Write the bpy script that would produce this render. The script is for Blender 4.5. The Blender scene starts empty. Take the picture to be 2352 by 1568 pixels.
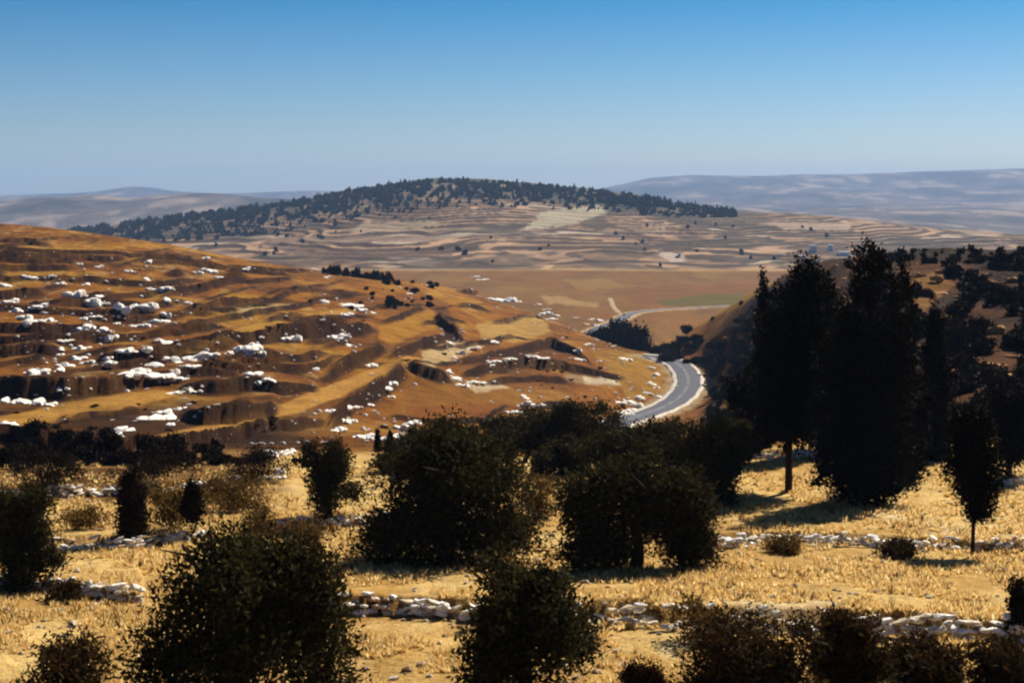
import bpy, math, random
import numpy as np
from mathutils import Vector, Matrix, Euler
rad = math.radians
random.seed(7); RS = np.random.RandomState(11)
SC = bpy.context.scene
COL = SC.collection

# ------------------------------------------------------------------ camera
F = 2352 * 50 / 36.0          # focal length in photo pixels (50 mm on 36 mm film)
U0, V0, ZC = 1176.0, 440.0, 80.0   # column of the view axis, row of eye level, eye height
cam_d = bpy.data.cameras.new('camera'); cam = bpy.data.objects.new('camera', cam_d); COL.objects.link(cam)
cam.location = (0, 0, ZC); cam.rotation_euler = (rad(90), 0, 0)
cam_d.lens = 50; cam_d.sensor_width = 36; cam_d.shift_y = -(784 - V0) / 2352.0
cam_d.clip_start = 0.5; cam_d.clip_end = 60000
SC.camera = cam
# ------------------------------------------------------------------ sky and sun
SUN_AZ, SUN_EL = 36.0, 40.0      # degrees right of the view direction, above the horizon
W = bpy.data.worlds.new('World'); SC.world = W; W.use_nodes = True
nt = W.node_tree; nt.nodes.clear()
sky = nt.nodes.new('ShaderNodeTexSky'); sky.sky_type = 'NISHITA'; sky.sun_disc = False
sky.sun_elevation = rad(SUN_EL); sky.sun_rotation = rad(SUN_AZ)
sky.altitude = 400; sky.air_density = 1.0; sky.dust_density = 0.8; sky.ozone_density = 3.0
tint = nt.nodes.new('ShaderNodeMix'); tint.data_type = 'RGBA'; tint.blend_type = 'MULTIPLY'
tint.inputs[0].default_value = 1.0; 
geo = nt.nodes.new('ShaderNodeTexCoord'); sep = nt.nodes.new('ShaderNodeSeparateXYZ'); rmp = nt.nodes.new('ShaderNodeValToRGB')
nt.links.new(geo.outputs['Generated'], sep.inputs[0]); nt.links.new(sep.outputs[2], rmp.inputs[0])
e = rmp.color_ramp.elements; e[0].position = 0.0; e[0].color = (.78, .86, .97, 1); e[1].position = 0.32; e[1].color = (.20, .34, .50, 1)   # deeper, polarised blue overhead
m_ = e.new(.05); m_.color = (.52, .69, .90, 1); m_ = e.new(.13); m_.color = (.13, .48, .75, 1)
nt.links.new(rmp.outputs[0], tint.inputs[7])
bg = nt.nodes.new('ShaderNodeBackground'); bg.inputs[1].default_value = 0.05
wo = nt.nodes.new('ShaderNodeOutputWorld')
nt.links.new(sky.outputs[0], tint.inputs[6]); nt.links.new(tint.outputs[2], bg.inputs[0]); nt.links.new(bg.outputs[0], wo.inputs[0])
sd = bpy.data.lights.new('sun', 'SUN'); sd.energy = 5.0; sd.angle = rad(0.5); sd.color = (1.0, 0.91, 0.76)
sun = bpy.data.objects.new('sun', sd); COL.objects.link(sun)
_d = Vector((math.sin(rad(SUN_AZ)) * math.cos(rad(SUN_EL)), math.cos(rad(SUN_AZ)) * math.cos(rad(SUN_EL)), math.sin(rad(SUN_EL))))
sun.rotation_euler = _d.to_track_quat('Z', 'Y').to_euler()
SC.view_settings.view_transform = 'Standard'; SC.view_settings.look = 'None'
SC.view_settings.exposure = 1.0; SC.view_settings.gamma = 1.0; SC.view_settings.use_curve_mapping = False
SC.cycles.max_bounces = 5; SC.cycles.diffuse_bounces = 2; SC.cycles.transmission_bounces = 2
SC.cycles.volume_bounces = 0; SC.cycles.filter_width = 2.2

# ------------------------------------------------------------------ noise
def _h(ix, iy, s):
    n = (ix.astype(np.int64) * 374761393 + iy.astype(np.int64) * 668265263 + s * 1442695041) & 0xffffffff
    n = ((n ^ (n >> 13)) * 1274126177) & 0xffffffff
    n = (n ^ (n >> 16)) & 0xffffffff
    return n / 4294967295.0
def vnoise(x, y, s=0):
    x = np.asarray(x, float); y = np.asarray(y, float)
    ix = np.floor(x); iy = np.floor(y); fx = x - ix; fy = y - iy
    fx = fx * fx * (3 - 2 * fx); fy = fy * fy * (3 - 2 * fy)
    a = _h(ix, iy, s); b = _h(ix + 1, iy, s); c = _h(ix, iy + 1, s); d = _h(ix + 1, iy + 1, s)
    return (a + (b - a) * fx) * (1 - fy) + (c + (d - c) * fx) * fy
def fbm(x, y, s=0, o=4):
    t = 0; a = 0.5; n = 0
    for k in range(o):
        t = t + a * (vnoise(x, y, s + k * 17) * 2 - 1); n += a; a *= 0.5; x = x * 2.03 + 5.1; y = y * 2.03 + 1.7
    return t / n
def sstep(a, b, x):
    t = np.clip((x - a) / (b - a), 0, 1); return t * t * (3 - 2 * t)
def pchip(xk, yk, x):
    """monotone cubic; xk (K,), yk (K, ...) -> value at x (N,)"""
    xk = np.asarray(xk, float); yk = np.asarray(yk, float)
    sh = (-1,) + (1,) * (yk.ndim - 1)
    h = np.diff(xk).reshape(sh); d = np.diff(yk, axis=0) / h
    m = np.zeros_like(yk)
    a, b = d[:-1], d[1:]; w1 = 2 * h[1:] + h[:-1]; w2 = h[1:] + 2 * h[:-1]
    with np.errstate(divide='ignore', invalid='ignore'):
        mm = (w1 + w2) / (w1 / a + w2 / b)
    m[1:-1] = np.where(a * b > 0, mm, 0); m[0] = d[0]; m[-1] = d[-1]
    i = np.clip(np.searchsorted(xk, x, side='right') - 1, 0, len(xk) - 2)
    hh = (xk[i + 1] - xk[i]); t = ((x - xk[i]) / hh).reshape(sh); hh = hh.reshape(sh)
    return ((2*t**3 - 3*t**2 + 1) * yk[i] + (t**3 - 2*t**2 + t) * hh * m[i] + (-2*t**3 + 3*t**2) * yk[i + 1] + (t**3 - t**2) * hh * m[i + 1])

# ------------------------------------------------------------------ terrain profiles
# For each bearing (photo column at eye distance) the ground profile as (row seen, metres away): surveyed like a contour sketch.
def crestc(u):   # skyline of the wooded hill
    return float(np.interp(u, [-1500, 0, 200, 400, 600, 700, 800, 900, 980, 1100, 1180, 1250, 1350, 1450, 1550, 1650, 1800, 1900, 2000, 2150, 2352, 3850],
                           [620, 548, 524, 497, 474, 458, 438, 424, 415, 415, 421, 427, 436, 446, 466, 482, 492, 499, 509, 526, 538, 560]))
def leftrange(u):
    return float(np.interp(u, [-1500, 0, 100, 200, 300, 400, 500, 600, 700, 850, 1300, 1800, 2352, 3850], [450, 456, 443, 441, 449, 441, 438, 446, 449, 462, 490, 497, 497, 500]))
def mount(u):
    return float(np.interp(u, [-1500, 0, 180, 250, 320, 390, 500, 700, 900, 1100, 1300, 1400, 1500, 1600, 1750, 1850, 1950, 2100, 2250, 2352, 3850],
                           [455, 449, 443, 434, 424, 436, 444, 438, 444, 452, 446, 430, 411, 406, 408, 404, 404, 396, 388, 384, 392]))
NEAR = {  # u: k4, k5, k6, k7, k8, k9   as (row, distance)
 -1500: [(1055, 92), (980, 135), (880, 190), (720, 270), (480, 520), (770, 760)],
 0:     [(1060, 92), (990, 135), (890, 195), (745, 280), (514, 520), (770, 760)],
 300:   [(1062, 92), (1000, 135), (895, 198), (765, 275), (549, 520), (770, 760)],
 600:   [(1062, 92), (1010, 140), (920, 200), (785, 278), (602, 520), (770, 760)],
 750:   [(1064, 92), (1015, 142), (935, 205), (800, 285), (624, 530), (770, 760)],
 900:   [(1065, 92), (1020, 145), (958, 215), (815, 295), (642, 560), (770, 760)],
 1050:  [(1066, 92), (1028, 150), (964, 230), (825, 325), (665, 610), (775, 760)],
 1176:  [(1066, 92), (1034, 155), (966, 250), (835, 355), (704, 620), (780, 740)],
 1270:  [(1066, 92), (1036, 160), (966, 265), (845, 370), (738, 560), (785, 680)],
 1350:  [(1066, 92), (1036, 165), (964, 280), (850, 385), (770, 500), (790, 590)],
 1430:  [(1066, 92), (1038, 170), (966, 300), (855, 392), (796, 476), (792, 560)],
 1500:  [(1066, 92), (1036, 176), (966, 328), (872, 400), (814, 462), (792, 545)],
 1600:  [(1062, 92), (1020, 176), (958, 332), (868, 406), (750, 505), (800, 620)],
 1700:  [(1055, 92), (1002, 150), (915, 285), (800, 375), (688, 465), (800, 620)],
 1850:  [(1050, 92), (975, 122), (870, 185), (740, 250), (618, 350), (800, 610)],
 2000:  [(1050, 92), (960, 118), (850, 150), (710, 195), (586, 290), (800, 600)],
 2200:  [(1052, 92), (955, 117), (840, 147), (700, 190), (573, 280), (800, 600)],
 2352:  [(1055, 92), (950, 116), (835, 145), (690, 188), (577, 280), (800, 600)],
 3850:  [(1060, 92), (930, 115), (800, 140), (640, 185), (520, 290), (800, 600)]}
UC = np.arange(-1500, 3851, 50.0)
nk = sorted(NEAR); nea = pchip(np.array(nk, float), np.array([NEAR[k] for k in nk], float), UC)   # (C,6,2)
prof = []
for i, u in enumerate(UC):
    c = crestc(u); lr = leftrange(u); mt = mount(u)
    yc = float(np.interp(u, [0, 1100, 1800, 2352], [2300, 2500, 2300, 2200]))
    k14 = float(np.interp(u, [0, 1300, 1700, 2352], [560, 560, 532, 528]))
    k16 = float(np.interp(u, [0, 850, 1300, 1700, 2352], [lr + 12, 480, 466, 460, 452]))
    row = [(3600, 8), (1568, 34), (1352, 48), (1180, 68)] + [tuple(p) for p in nea[i]] + \
          [(440 + 77 * F / 1000, 1000), (440 + 77 * F / 1360, 1360), ((622 + c) / 2 + 4, 1850), (c, yc), (max(k14, c + 4), 3800),
           (lr, 5600), (k16, 8600), (mt, 12000), (500, 15000)]
    prof.append(row)
prof = np.array(prof)                                  # (C, K, 2)
K = prof.shape[1]
us = np.concatenate([np.arange(-1500, -60, 36.0), np.arange(-60, 2413, 3.4), np.arange(2440, 3851, 36.0)])
profu = pchip(UC, prof, us)                            # (U, K, 2)
SEG = [26, 66, 58, 46, 34, 95, 110, 135, 14, 60, 60, 85, 85, 12, 34, 26, 44, 5]
assert len(SEG) == K - 1
ts = np.concatenate([np.linspace(k, k + 1, n, endpoint=False) for k, n in enumerate(SEG)] + [[K - 1.0]])
kk = np.arange(K, dtype=float)
Vr = pchip(kk, np.swapaxes(profu[:, :, 0], 0, 1), ts)              # rows x cols
Yr = np.exp(pchip(kk, np.log(np.swapaxes(profu[:, :, 1], 0, 1)), ts))
Ug = np.broadcast_to(us[None, :], Vr.shape)
TT = np.broadcast_to(ts[:, None], Vr.shape)
X = (Ug - U0) * Yr / F
Y = Yr
Z = (V0 - Vr) * Yr / F
Zb = Z.copy()
NR, NC = Z.shape
def rows_of(k0, k1): return np.where((ts >= k0) & (ts <= k1))[0]

# gentle undulation
near_w = sstep(0.6, 1.0, TT) * (1 - sstep(4.2, 5, TT))
hill_w = sstep(4.3, 5.2, TT) * (1 - sstep(8.0, 8.9, TT))
Z += near_w * (0.16 * fbm(X / 3.5, Y / 3.5, 3, 4) + 0.25 * fbm(X / 11, Y / 11, 5, 2))
roadgap = sstep(1400, 1500, Ug) * (1 - sstep(1600, 1680, Ug))
Z += hill_w * (1 - 0.9 * roadgap) * (1 - 0.6 * sstep(7.3, 8, TT)) * (1.1 * fbm(X / 30, Y / 30, 9, 4) + 0.45 * fbm(X / 7, Y / 7, 19, 3))
rw = sstep(1640, 1800, Ug)
Z += hill_w * rw * (1.3 * fbm(X / 14, Y / 14, 29, 4))
cw = sstep(11.0, 11.6, TT) * (1 - sstep(13, 13.8, TT))
Z += cw * 7 * fbm(X / 220, Y / 220, 31, 4)
fw = sstep(13.9, 14.6, TT)
Z += fw * (1 - sstep(16.6, 17, TT)) * 34 * fbm(X / 900, Y / 900, 41, 5)
Z += sstep(15.8, 16.4, TT) * 22 * fbm(X / 1500, Y / 1500, 47, 5)
# field terraces on the wooded hill
PER = 3.9
ph = (Z + 80) / PER + 3.6 * fbm(X / 230, Y / 330, 51, 4)
fl = np.floor(ph); fr = ph - fl
Zt = Z + ((fl + sstep(0.66, 0.95, fr)) - ph) * PER
tw = cw * (1 - sstep(12.4, 13.0, TT)) * (0.55 + 0.45 * sstep(-0.3, 0.3, fbm(X / 200, Y / 200, 53, 2)))
Z = Z + (Zt - Z) * tw

# ------------------------------------------------------------------ ledges and banks
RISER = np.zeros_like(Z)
def step(line, h, width=0.8, L=16.0, k0=1.0, k1=8.0, taper=40, mark=1.0):
    """terrace bank: ground beyond the line stands h metres higher, fading back over L metres.  line: (column, row[, h])"""
    global Z
    line = [(p[0], p[1], (p[2] if len(p) > 2 else h)) for p in line]
    lu = np.array([p[0] for p in line], float); lv = np.array([p[1] for p in line], float); lh = np.array([p[2] for p in line], float)
    cols = np.where((us >= lu[0]) & (us <= lu[-1]))[0]
    if len(cols) < 2: return
    rr = rows_of(k0, k1)
    wob = 3.0 * fbm(us[cols] / 28.0, us[cols] * 0 + lv[0], 61, 3)
    for c, wb in zip(cols, wob):
        u = us[c]; v = np.interp(u, lu, lv) + wb; hh = np.interp(u, lu, lh)
        end = min(1, (u - lu[0]) / taper + 0.02 if lu[0] > -50 else 1, (lu[-1] - u) / taper + 0.02 if lu[-1] < 2400 else 1)
        hh = hh * end
        vp = V0 - Zb[rr, c] * F / Y[rr, c]
        i = np.argmax(vp <= v)
        if vp[i] > v or i == 0: continue
        yl = Y[rr[i], c]
        d = Y[rr[0]:rr[-1] + 1, c] - yl
        w = max(width, 1e-3); sp = 1.6 * np.gradient(Y[rr[0]:rr[-1] + 1, c])
        Z[rr[0]:rr[-1] + 1, c] += hh * sstep(0, w, d) * np.exp(-np.clip(d - w, 0, None) / L)
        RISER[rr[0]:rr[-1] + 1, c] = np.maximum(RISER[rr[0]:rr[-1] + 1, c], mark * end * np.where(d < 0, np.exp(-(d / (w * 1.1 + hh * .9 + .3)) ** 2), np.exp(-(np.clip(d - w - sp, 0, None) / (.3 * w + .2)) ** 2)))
HL = [ # banks of the left hillside (base line, height in metres)
 [(-400, 930), (0, 916, 2.7), (150, 922, 2.8), (280, 904, 2.2), (420, 886, 1.6), (560, 884, .7)],
 [(400, 905, .6), (470, 908, 1.9), (560, 905, 2.2), (640, 908, 1.8), (740, 894, .7)],
 [(130, 972, .7), (250, 952, .8), (330, 940, .4)],
 [(410, 960, .8), (470, 978, 2.4), (560, 974, 2.7), (620, 954, 2.0), (655, 934, .6)],
 [(-400, 1010, 1.6), (0, 1018, 1.6), (120, 1036, 1.6), (260, 1062, 1.3), (420, 1040, 1.5), (560, 1012, 1.6), (700, 982, 1.4), (760, 962, .8)],
 [(400, 805, .6), (450, 802, 1.3), (540, 796, 2.0), (640, 782, 3.0), (760, 776, 3.6), (850, 762, 2.2), (875, 756, .8)],
 [(530, 842, .8), (640, 842, 1.5), (720, 826, 1.5), (760, 816, .6)],
 [(-400, 690, 1.6), (0, 686, 1.8), (60, 684, 1.7), (110, 678, .6)],
 [(-400, 782, 1.8), (0, 778, 2.0), (100, 776, 2.0), (170, 764, 1.2), (250, 770, .8)],
 [(-400, 826, 1.8), (0, 822, 1.8), (110, 818, 1.8), (150, 812, .6)],
 [(-400, 606, 1.6), (0, 604, 1.8), (150, 604, 1.6), (275, 600, 1.6), (300, 596, .5)],
 [(-400, 632, 1.6), (0, 630, 1.5), (90, 628, 1.5), (180, 626, .8)],
 [(370, 636, 1.2), (410, 636, 2.2), (440, 630, 1.6)], [(505, 640, 1.4), (540, 642, 2.2), (575, 638, 1.2)],
 [(480, 716, 1.2), (540, 706, 1.8), (620, 696, 1.4), (690, 676, 1.2), (740, 668, .6)],
 [(405, 764, .7), (460, 762, 1.3), (525, 752, .7)], [(0, 558, 1.2), (60, 560, 1.6), (130, 574, .8)],
 [(200, 745, .8), (280, 740, 1.6), (380, 712, 1.2), (430, 700, .6)], [(120, 700, .7), (220, 706, 1.2), (330, 716, .7)],
 [(740, 880, 1.0), (790, 856, 2.6), (850, 826, 3.2), (880, 808, 2.2), (900, 806, .8)],
 [(885, 822, 1.0), (940, 806, 2.0), (1000, 790, 2.2), (1045, 778, 1.6), (1065, 790, .6)],
 [(742, 990, .8), (800, 955, 3.0), (860, 915, 3.6), (920, 870, 3.4), (945, 868, 1.0)],
 [(925, 838, 1.2), (960, 862, 2.6), (1010, 880, 2.6), (1045, 884, 1.0)],
 [(1050, 864, 1.0), (1130, 856, 2.2), (1209, 846, 3.0), (1300, 852, 2.2), (1420, 870, 1.2), (1440, 872, .5)],
 [(1045, 842, .6), (1120, 830, 1.6), (1200, 812, 2.6), (1270, 800, 3.6), (1330, 820, 1.8), (1370, 850, .6)],
 [(1060, 800, .6), (1120, 790, 1.4), (1180, 784, 1.2), (1230, 782, .5)],
 [(1180, 960, .6), (1250, 936, 1.2), (1330, 930, 1.0), (1400, 926, .5)],
 [(990, 735, 1.2), (1010, 750, 4.0), (1050, 782, 3.2), (1075, 800, .8)],
 [(1120, 745, .8), (1160, 740, 2.2), (1230, 728, 1.2), (1260, 740, .5)],
 [(1040, 700, .8), (1100, 712, 1.6), (1140, 722, .8)], [(870, 742, .8), (930, 730, 1.6), (990, 708, 1.0)],
 [(1040, 668, .8), (1080, 676, 2.5), (1150, 676, 2.5), (1180, 684, .8)],
 [(890, 960, .5), (1000, 972, .8), (1100, 965, .8), (1180, 940, .5)]]
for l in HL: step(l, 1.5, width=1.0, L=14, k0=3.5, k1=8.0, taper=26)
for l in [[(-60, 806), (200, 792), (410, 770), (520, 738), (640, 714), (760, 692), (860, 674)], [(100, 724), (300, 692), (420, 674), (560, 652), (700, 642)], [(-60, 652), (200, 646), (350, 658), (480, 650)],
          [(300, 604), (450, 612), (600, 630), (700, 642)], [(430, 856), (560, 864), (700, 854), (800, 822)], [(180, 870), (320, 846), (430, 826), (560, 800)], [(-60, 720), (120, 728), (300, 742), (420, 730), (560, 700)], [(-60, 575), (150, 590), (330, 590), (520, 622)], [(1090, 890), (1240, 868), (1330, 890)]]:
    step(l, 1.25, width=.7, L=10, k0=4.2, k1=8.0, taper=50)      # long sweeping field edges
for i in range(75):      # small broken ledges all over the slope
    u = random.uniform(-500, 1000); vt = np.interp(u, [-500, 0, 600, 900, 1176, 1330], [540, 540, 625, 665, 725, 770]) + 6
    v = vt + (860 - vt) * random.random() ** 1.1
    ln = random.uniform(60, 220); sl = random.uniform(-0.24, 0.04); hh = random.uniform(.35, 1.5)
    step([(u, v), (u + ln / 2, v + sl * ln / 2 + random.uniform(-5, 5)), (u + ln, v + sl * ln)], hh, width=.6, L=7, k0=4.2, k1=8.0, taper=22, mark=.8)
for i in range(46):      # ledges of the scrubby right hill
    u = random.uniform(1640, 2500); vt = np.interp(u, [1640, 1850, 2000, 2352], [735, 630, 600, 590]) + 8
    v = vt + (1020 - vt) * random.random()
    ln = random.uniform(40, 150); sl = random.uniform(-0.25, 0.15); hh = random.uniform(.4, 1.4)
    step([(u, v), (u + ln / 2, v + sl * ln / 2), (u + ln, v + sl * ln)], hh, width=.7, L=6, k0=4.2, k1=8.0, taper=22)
# weathering: soften the banks sideways
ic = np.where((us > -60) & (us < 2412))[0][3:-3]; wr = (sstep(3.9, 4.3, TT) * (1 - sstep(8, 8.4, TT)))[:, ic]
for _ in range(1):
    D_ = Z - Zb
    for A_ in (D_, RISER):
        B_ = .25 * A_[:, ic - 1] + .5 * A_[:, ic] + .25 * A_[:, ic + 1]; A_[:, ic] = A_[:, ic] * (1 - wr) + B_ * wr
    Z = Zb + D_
# terrace walls of the olive grove: base line of each
WALLS = [
 ('A', [(690, 1418), (780, 1414), (900, 1412), (1010, 1422), (1100, 1430), (1200, 1438), (1350, 1440), (1450, 1436), (1520, 1448), (1640, 1448), (1760, 1452), (1900, 1458), (2000, 1462), (2100, 1468), (2220, 1472), (2400, 1480)], .55),
 ('B', [(1630, 1262), (1700, 1256), (1780, 1248), (1900, 1252), (2060, 1262), (2200, 1262), (2400, 1262)], .42),
 ('D', [(-60, 1362), (0, 1360), (90, 1362), (150, 1360), (200, 1370), (270, 1380), (330, 1384)], .42),
 ('E', [(90, 1266), (200, 1264), (290, 1262), (380, 1252), (470, 1238)], .38),
 ('F', [(590, 1222), (700, 1216), (830, 1206), (900, 1200)], .35),
 ('G', [(-60, 1146), (60, 1144), (150, 1140), (280, 1134), (440, 1120), (540, 1110), (650, 1100)], .45),
 ('H', [(1660, 1058), (1760, 1054), (1880, 1050)], .4),
 ('R', [(2230, 1120), (2300, 1118), (2400, 1114)], .4)]
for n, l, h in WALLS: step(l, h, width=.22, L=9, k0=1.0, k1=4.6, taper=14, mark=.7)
# road bed levelled through the valley
ROAD1 = [(1380, 985), (1440, 962), (1500, 945), (1548, 924), (1576, 896), (1584, 868), (1568, 842), (1540, 826), (1500, 818), (1480, 816)]
ROAD2 = [(1345, 768), (1390, 748), (1428, 733), (1438, 724), (1460, 717), (1510, 711), (1580, 707), (1660, 703), (1760, 700)]

# ------------------------------------------------------------------ picking points on the ground
def prow(c): return V0 - Z[:, c] * F / Y[:, c]
_pc = {}
def pick(u, v, k0=0.9, k1=99):
    """ground point seen at column u, row v (between profile marks k0 and k1)"""
    c = int(np.clip(np.searchsorted(us, u) - 1, 0, NC - 2)); f = (u - us[c]) / (us[c + 1] - us[c])
    z = Z[:, c] * (1 - f) + Z[:, c + 1] * f; y = Y[:, c] * (1 - f) + Y[:, c + 1] * f
    m = np.where((ts >= k0) & (ts <= k1))[0]
    vp = V0 - z[m] * F / y[m]
    i = int(np.argmax(vp <= v))
    if vp[i] > v: i = len(m) - 1 if v < vp.min() else i
    if i == 0: yy, zz = y[m[0]], z[m[0]]
    else:
        a, b = m[i - 1], m[i]; va, vb = vp[i - 1], vp[i]
        q = 0 if va == vb else min(1, max(0, (va - v) / (va - vb)))
        yy = y[a] + (y[b] - y[a]) * q; zz = z[a] + (z[b] - z[a]) * q
    return Vector(((u - U0) * yy / F, yy, zz))
def height(x, y):
    u = U0 + x * F / max(y, 1)
    c = int(np.clip(np.searchsorted(us, u) - 1, 0, NC - 2)); f = (u - us[c]) / (us[c + 1] - us[c]); f = min(1, max(0, f))
    return float(np.interp(y, Y[:, c], Z[:, c]) * (1 - f) + np.interp(y, Y[:, c + 1], Z[:, c + 1]) * f)

def smooth_path(pts, n=10):
    pts = np.array(pts, float); t = np.arange(len(pts)); return pchip(t, pts, np.linspace(0, len(pts) - 1, (len(pts) - 1) * n + 1))
r1 = smooth_path([tuple(pick(u, v, 5, 8)) for u, v in ROAD1]); r2 = smooth_path([tuple(pick(u, v, 9, 11)) for u, v in ROAD2])
def ease(a, n=14):
    k = np.ones(n) / n; o = a.copy()
    for j in range(a.shape[1]):
        o[:, j] = np.convolve(np.pad(a[:, j], (n // 2, n - 1 - n // 2), mode='edge'), k, mode='valid')
    return o
r1 = ease(r1); r2 = ease(r2)
def near_path(path, reach):
    sel = np.where((X > path[:, 0].min() - reach) & (X < path[:, 0].max() + reach) & (Y > path[:, 1].min() - reach) & (Y < path[:, 1].max() + reach))
    px, py = X[sel], Y[sel]
    d = np.full(px.shape, 1e9); zz = np.zeros(px.shape)
    for i in range(len(path) - 1):
        a = path[i]; b = path[i + 1]; ab = b[:2] - a[:2]; q = np.clip(((px - a[0]) * ab[0] + (py - a[1]) * ab[1]) / (ab @ ab + 1e-9), 0, 1)
        dd = np.hypot(px - a[0] - q * ab[0], py - a[1] - q * ab[1]); mm = dd < d
        d = np.where(mm, dd, d); zz = np.where(mm, a[2] + (b[2] - a[2]) * q, zz)
    return sel, d, zz
RW = 3.3
RD = np.full(Z.shape, 1e9)
for p, wd in ((r1, 5.4), (r2, 5.4)):
    sel, d, zz = near_path(p, 30)
    w = 1 - sstep(wd, wd + 9, d)
    Z[sel] = Z[sel] * (1 - w) + (zz - 0.25) * w
    RD[sel] = np.minimum(RD[sel], d)

# ------------------------------------------------------------------ land cover colours
Vf = V0 - Z * F / Y
C = np.zeros(Z.shape + (3,))
def mixc(mask, colr):
    m = np.clip(mask, 0, 1)[..., None]; C[...] = C * (1 - m) + np.array(colr, float) * m
def inpoly(poly, soft=6):
    poly = np.array(poly, float); u0, v0 = poly.min(0) - 20; u1, v1 = poly.max(0) + 20
    m = np.zeros(Z.shape); c = np.where((us > u0) & (us < u1))[0]
    if not len(c): return m
    sl = (slice(None), slice(c[0], c[-1] + 1))
    wu = Ug[sl] + 7 * fbm(X[sl] / 5, Y[sl] / 9, 71, 3); wv = Vf[sl] + 5 * fbm(X[sl] / 5, Y[sl] / 9, 73, 3)
    ins = np.zeros(wu.shape, bool); dist = np.full(wu.shape, 1e9)
    for i in range(len(poly)):
        a = poly[i]; b = poly[(i + 1) % len(poly)]
        cond = ((a[1] > wv) != (b[1] > wv))
        with np.errstate(divide='ignore', invalid='ignore'):
            xx = (b[0] - a[0]) * (wv - a[1]) / (b[1] - a[1]) + a[0]
        ins ^= cond & (wu < xx)
        ab = b - a; q = np.clip(((wu - a[0]) * ab[0] + (wv - a[1]) * ab[1]) / (ab @ ab), 0, 1)
        dist = np.minimum(dist, np.hypot(wu - a[0] - q * ab[0], wv - a[1] - q * ab[1]))
    m[sl] = np.where(ins, sstep(-1, soft, dist), 0)
    return m
STRAW = (.86, .59, .22); OCHRE = (.34, .125, .009); BROWN = (.13, .042, .006); SCRUB = (.045, .016, .004); PALE = (.58, .33, .10)
C[...] = STRAW
n1 = fbm(X / 2.2, Y / 4, 81, 4); n2 = fbm(X / 9, Y / 14, 83, 3)
mixc(sstep(-0.05, 0.5, n1) * .55, (.50, .25, .04)); mixc(sstep(0.15, 0.6, n2) * .45, (.42, .20, .03))
mixc(sstep(0.35, 0.7, -n1) * .6, (.8, .60, .30))
mixc(sstep(.05, .45, fbm(X / 5, Y / 8, 141, 4)) * near_w * .5, (.50, .27, .06)); mixc(sstep(.2, .5, -fbm(X / 3, Y / 6, 143, 4)) * near_w * .7, (.90, .74, .45))
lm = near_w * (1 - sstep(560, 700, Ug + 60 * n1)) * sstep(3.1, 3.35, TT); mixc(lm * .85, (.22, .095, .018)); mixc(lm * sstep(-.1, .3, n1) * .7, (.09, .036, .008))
# left hill
hm = sstep(4.25, 4.7, TT) * (1 - sstep(8.3, 8.8, TT))
mixc(hm, OCHRE)
a1 = fbm(X / 14, Y / 26, 91, 4); a2 = fbm(X / 4, Y / 7, 93, 4); a3 = fbm(X / 40, Y / 60, 95, 3)
mixc(hm * sstep(-.1, 0.4, a1) * .8, (.20, .070, .008)); mixc(hm * (1 - .6 * sstep(650, 900, Ug)) * sstep(0.12, .42, a2 + .3 * a1) * .75, (.07, .024, .005))
mixc(hm * sstep(0.1, .5, -a1) * .7, (.54, .285, .032)); lf = hm * (1 - .65 * sstep(650, 900, Ug) ); mixc(lf * sstep(.12, .4, fbm(X / 1.8, Y / 4.5, 137, 4)) * .55, (.10, .036, .006)); mixc(lf * sstep(.2, .5, -fbm(X / 2.6, Y / 5, 139, 4)) * .45, (.66, .44, .16)); mixc(hm * sstep(0.1, .5, -a3) * .3, (.52, .30, .07))
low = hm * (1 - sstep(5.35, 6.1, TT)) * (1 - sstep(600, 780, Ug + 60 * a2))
mixc(low * .95, (.07, .026, .005)); mixc(low * sstep(-.2, .2, a2) * .8, (.025, .010, .003))
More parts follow.
